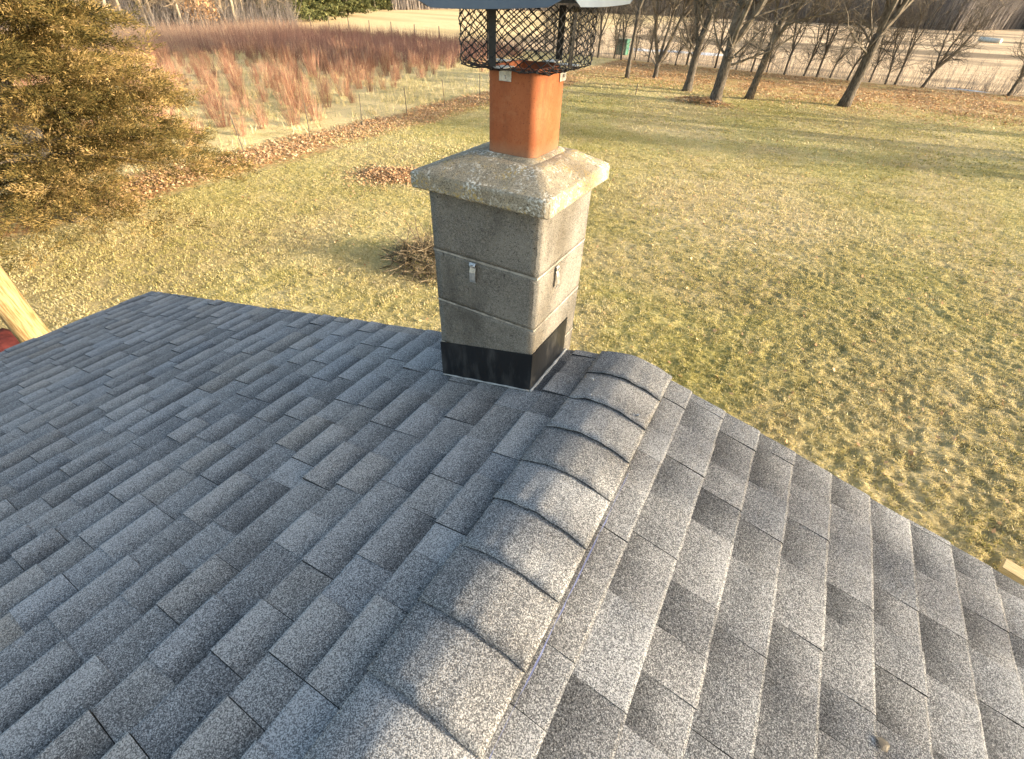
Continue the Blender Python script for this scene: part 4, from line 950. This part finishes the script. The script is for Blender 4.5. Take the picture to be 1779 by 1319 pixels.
V_.append(B); V_ = np.stack(V_, 1).reshape(-1, 3); i = np.arange(n) * 4; F_ = np.concatenate([np.stack([i, i + 1, i + 3], 1), np.stack([i + 1, i + 2, i + 3], 1), np.stack([i + 2, i, i + 3], 1)])
T__ = None
RP = np.repeat(np.array(rest), 34, axis=0); RP = RP[(RP[:, 1] < 50)]; RP = RP + g.normal(0, .16, RP.shape); m2 = len(RP)
A2 = np.column_stack([RP, np.full(m2, G - .05)]); B2 = A2 + np.column_stack([g.normal(0, .22, m2), g.normal(0, .22, m2), g.uniform(.6, 1.7, m2)])
V2 = np.stack([A2 + np.array([math.cos(j * 2.094), math.sin(j * 2.094), 0]) * .013 for j in range(3)] + [B2], 1).reshape(-1, 3)
V_ = np.concatenate([V_, V2]); A = np.concatenate([A, A2]); n = len(A); i = np.arange(n) * 4
F_ = np.concatenate([np.stack([i, i + 1, i + 3], 1), np.stack([i + 1, i + 2, i + 3], 1), np.stack([i + 2, i, i + 3], 1)])
T__ = np.concatenate([np.clip(g.normal(.35, .2, n) + .45 * np.clip((34 - A[:, 1]) / 12, 0, 1) + .5 * np.clip((-50 - A[:, 0]) / 8, 0, 1), 0, 1)] * 3)
tag(link('red_thicket', np_mesh('red_thicket', V_, F_, MAT['thicket'], T__)), 'dense dark red thicket of stems at the back of the shrub field', 'thicket', kind='stuff')

X_, Y_ = region(90000, -64, -17.8, 3, 50); k = vnoise(X_ * .6, Y_ * 1.1, 44) > nr.uniform(.25, .8, len(X_)); X_, Y_ = X_[k], Y_[k]
v, f = scatter_tris(X_, Y_, nr.uniform(.08, .45, len(X_)), nr.uniform(.008, .02, len(X_)), .35)
tag(link('dry_grass', np_mesh('dry_grass', v, f, MAT['blade'], np.clip(nr.normal(.75, .2, len(f)), 0, 1))), 'tall straw coloured grass between the red shrubs', 'grass', kind='stuff')

# wire fence by the leaf strip, far fence posts
fr = tag(empty('wire_fence', (-17.2, 6, G)), 'thin wire fence on slim posts beside the strip of orange leaves', 'fence')
ys = [0.5, 3.4, 6.3, 9.2, 12.1, 15.0, 18.2, 21.5, 25, 28.5]; xs = [0, -.1, .05, .1, .25, .4, .5, .7, .8, 1.0]
for x, y in zip(xs, ys):
    mb = MB(); mb.tube([(x, y, -.1), (x + rng.gauss(0, .04), y + rng.gauss(0, .04), 1.25)], [.022, .018], 5); mb.build('post', MAT['fence'], fr)
for z in (.35, .75, 1.1):
    mb = MB(); mb.tube([(x, y, z) for x, y in zip(xs, ys)], .003, 3); mb.build('wire', MAT['fence'], fr)
ff = tag(empty('field_fence', (-60, 57, G)), 'row of old posts fencing the straw field behind the shrubs', 'fence')
for k in range(12):
    mb = MB(); h = 1.2 + .25 * rng.random(); mb.tube([(k * 4.1 - 8, k * -.25, -.1), (k * 4.1 - 8 + .05, k * -.25, h)], [.07, .06], 6); mb.build('post', MAT['fence'], ff)

# ---------------------------------------------------------------- big cedar at left
cd = tag(empty('cedar_tree', (-15.2, 3.1, G)), 'large golden green cedar filling the upper left of the photo', 'tree')
g = np.random.default_rng(77); NBR = 210; RAD, Z0, Z1 = 3.85, .75, 11.0
bz = g.uniform(0, 1, NBR) ** 1.25; ba = g.uniform(0, 2 * np.pi, NBR); bl = RAD * (1 - bz) ** .85 * g.uniform(.62, 1.10, NBR) + .2
def bpos(k, t):      # point on branch k at t: rises a little, then droops
    l = bl[k] * t; w = .25 * np.sin(k * 1.7 + l * 1.3)
    return np.stack([np.cos(ba[k]) * l - np.sin(ba[k]) * w, np.sin(ba[k]) * l + np.cos(ba[k]) * w, Z0 + (Z1 - Z0) * bz[k] + .28 * l - .085 * l * l], -1)
NS = 14500; k = g.integers(0, NBR, NS); t = g.uniform(.10, 1, NS) ** .8; P0 = bpos(k, t)
out = np.stack([np.cos(ba[k]), np.sin(ba[k]), np.zeros(NS)], 1)
side = np.stack([-np.sin(ba[k]), np.cos(ba[k]), np.zeros(NS)], 1) * g.choice([-1, 1], NS)[:, None]
ax = out * g.uniform(.3, 1.1, NS)[:, None] + side * g.uniform(0, 1.0, NS)[:, None] + np.array([0, 0, 1]) * g.normal(-.02, .3, NS)[:, None]
ax /= np.linalg.norm(ax, axis=1)[:, None]; SL = g.uniform(.35, .85, NS) * (.7 + .5 * (1 - t))
P0 = P0 + side * (g.uniform(0, .4, NS) * bl[k] * .25)[:, None]
stone = np.clip(.44 + g.normal(0, .20, NS) + .35 * (vnoise(P0[:, 0] * 1.3 + 40, P0[:, 2] * 1.5 + P0[:, 1], 6) - .5), 0, 1)
NBL = 64; kk = np.repeat(np.arange(NS), NBL); u = g.uniform(0, 1, NS * NBL)
A_ = P0[kk] + ax[kk] * (SL[kk] * u)[:, None]; rnd = g.normal(0, 1, (NS * NBL, 3)) * np.array([1, 1, .55]); A_ += rnd * (.035 + .05 * (1 - u))[:, None]
d = ax[kk] * .9 + rnd * .38; d[:, 2] += .12; d /= np.linalg.norm(d, axis=1)[:, None]
sd3 = g.normal(0, 1, d.shape); sd3 -= (sd3 * d).sum(1)[:, None] * d; sd3 /= np.linalg.norm(sd3, axis=1)[:, None]
L_ = g.uniform(.04, .09, len(u))[:, None]; V_ = np.stack([A_ - sd3 * L_ * .13, A_ + sd3 * L_ * .13, A_ + d * L_], 1).reshape(-1, 3)
link('crown', np_mesh('crown', V_, np.arange(len(V_)).reshape(-1, 3), MAT['cedar'], np.clip(stone[kk] + g.normal(0, .12, len(u)) + .15 * (u - .5), 0, 1)), cd)
mb = MB(); mb.tube([(0, 0, -.2), (.05, 0, 3), (0, .05, 8), (0, 0, 12.8)], [.28, .2, .12, .03], 10); mb.build('trunk', MAT['bark'], cd, smooth=True)
mb = MB()
for q in range(NBR):
    pp = [tuple(bpos(np.array([q]), np.array([tt]))[0]) for tt in (0, .2, .4, .6, .8)]
    mb.tube(pp, [.03, .024, .018, .011, .004], 4)
mb.build('branches', MAT['bark'], cd)
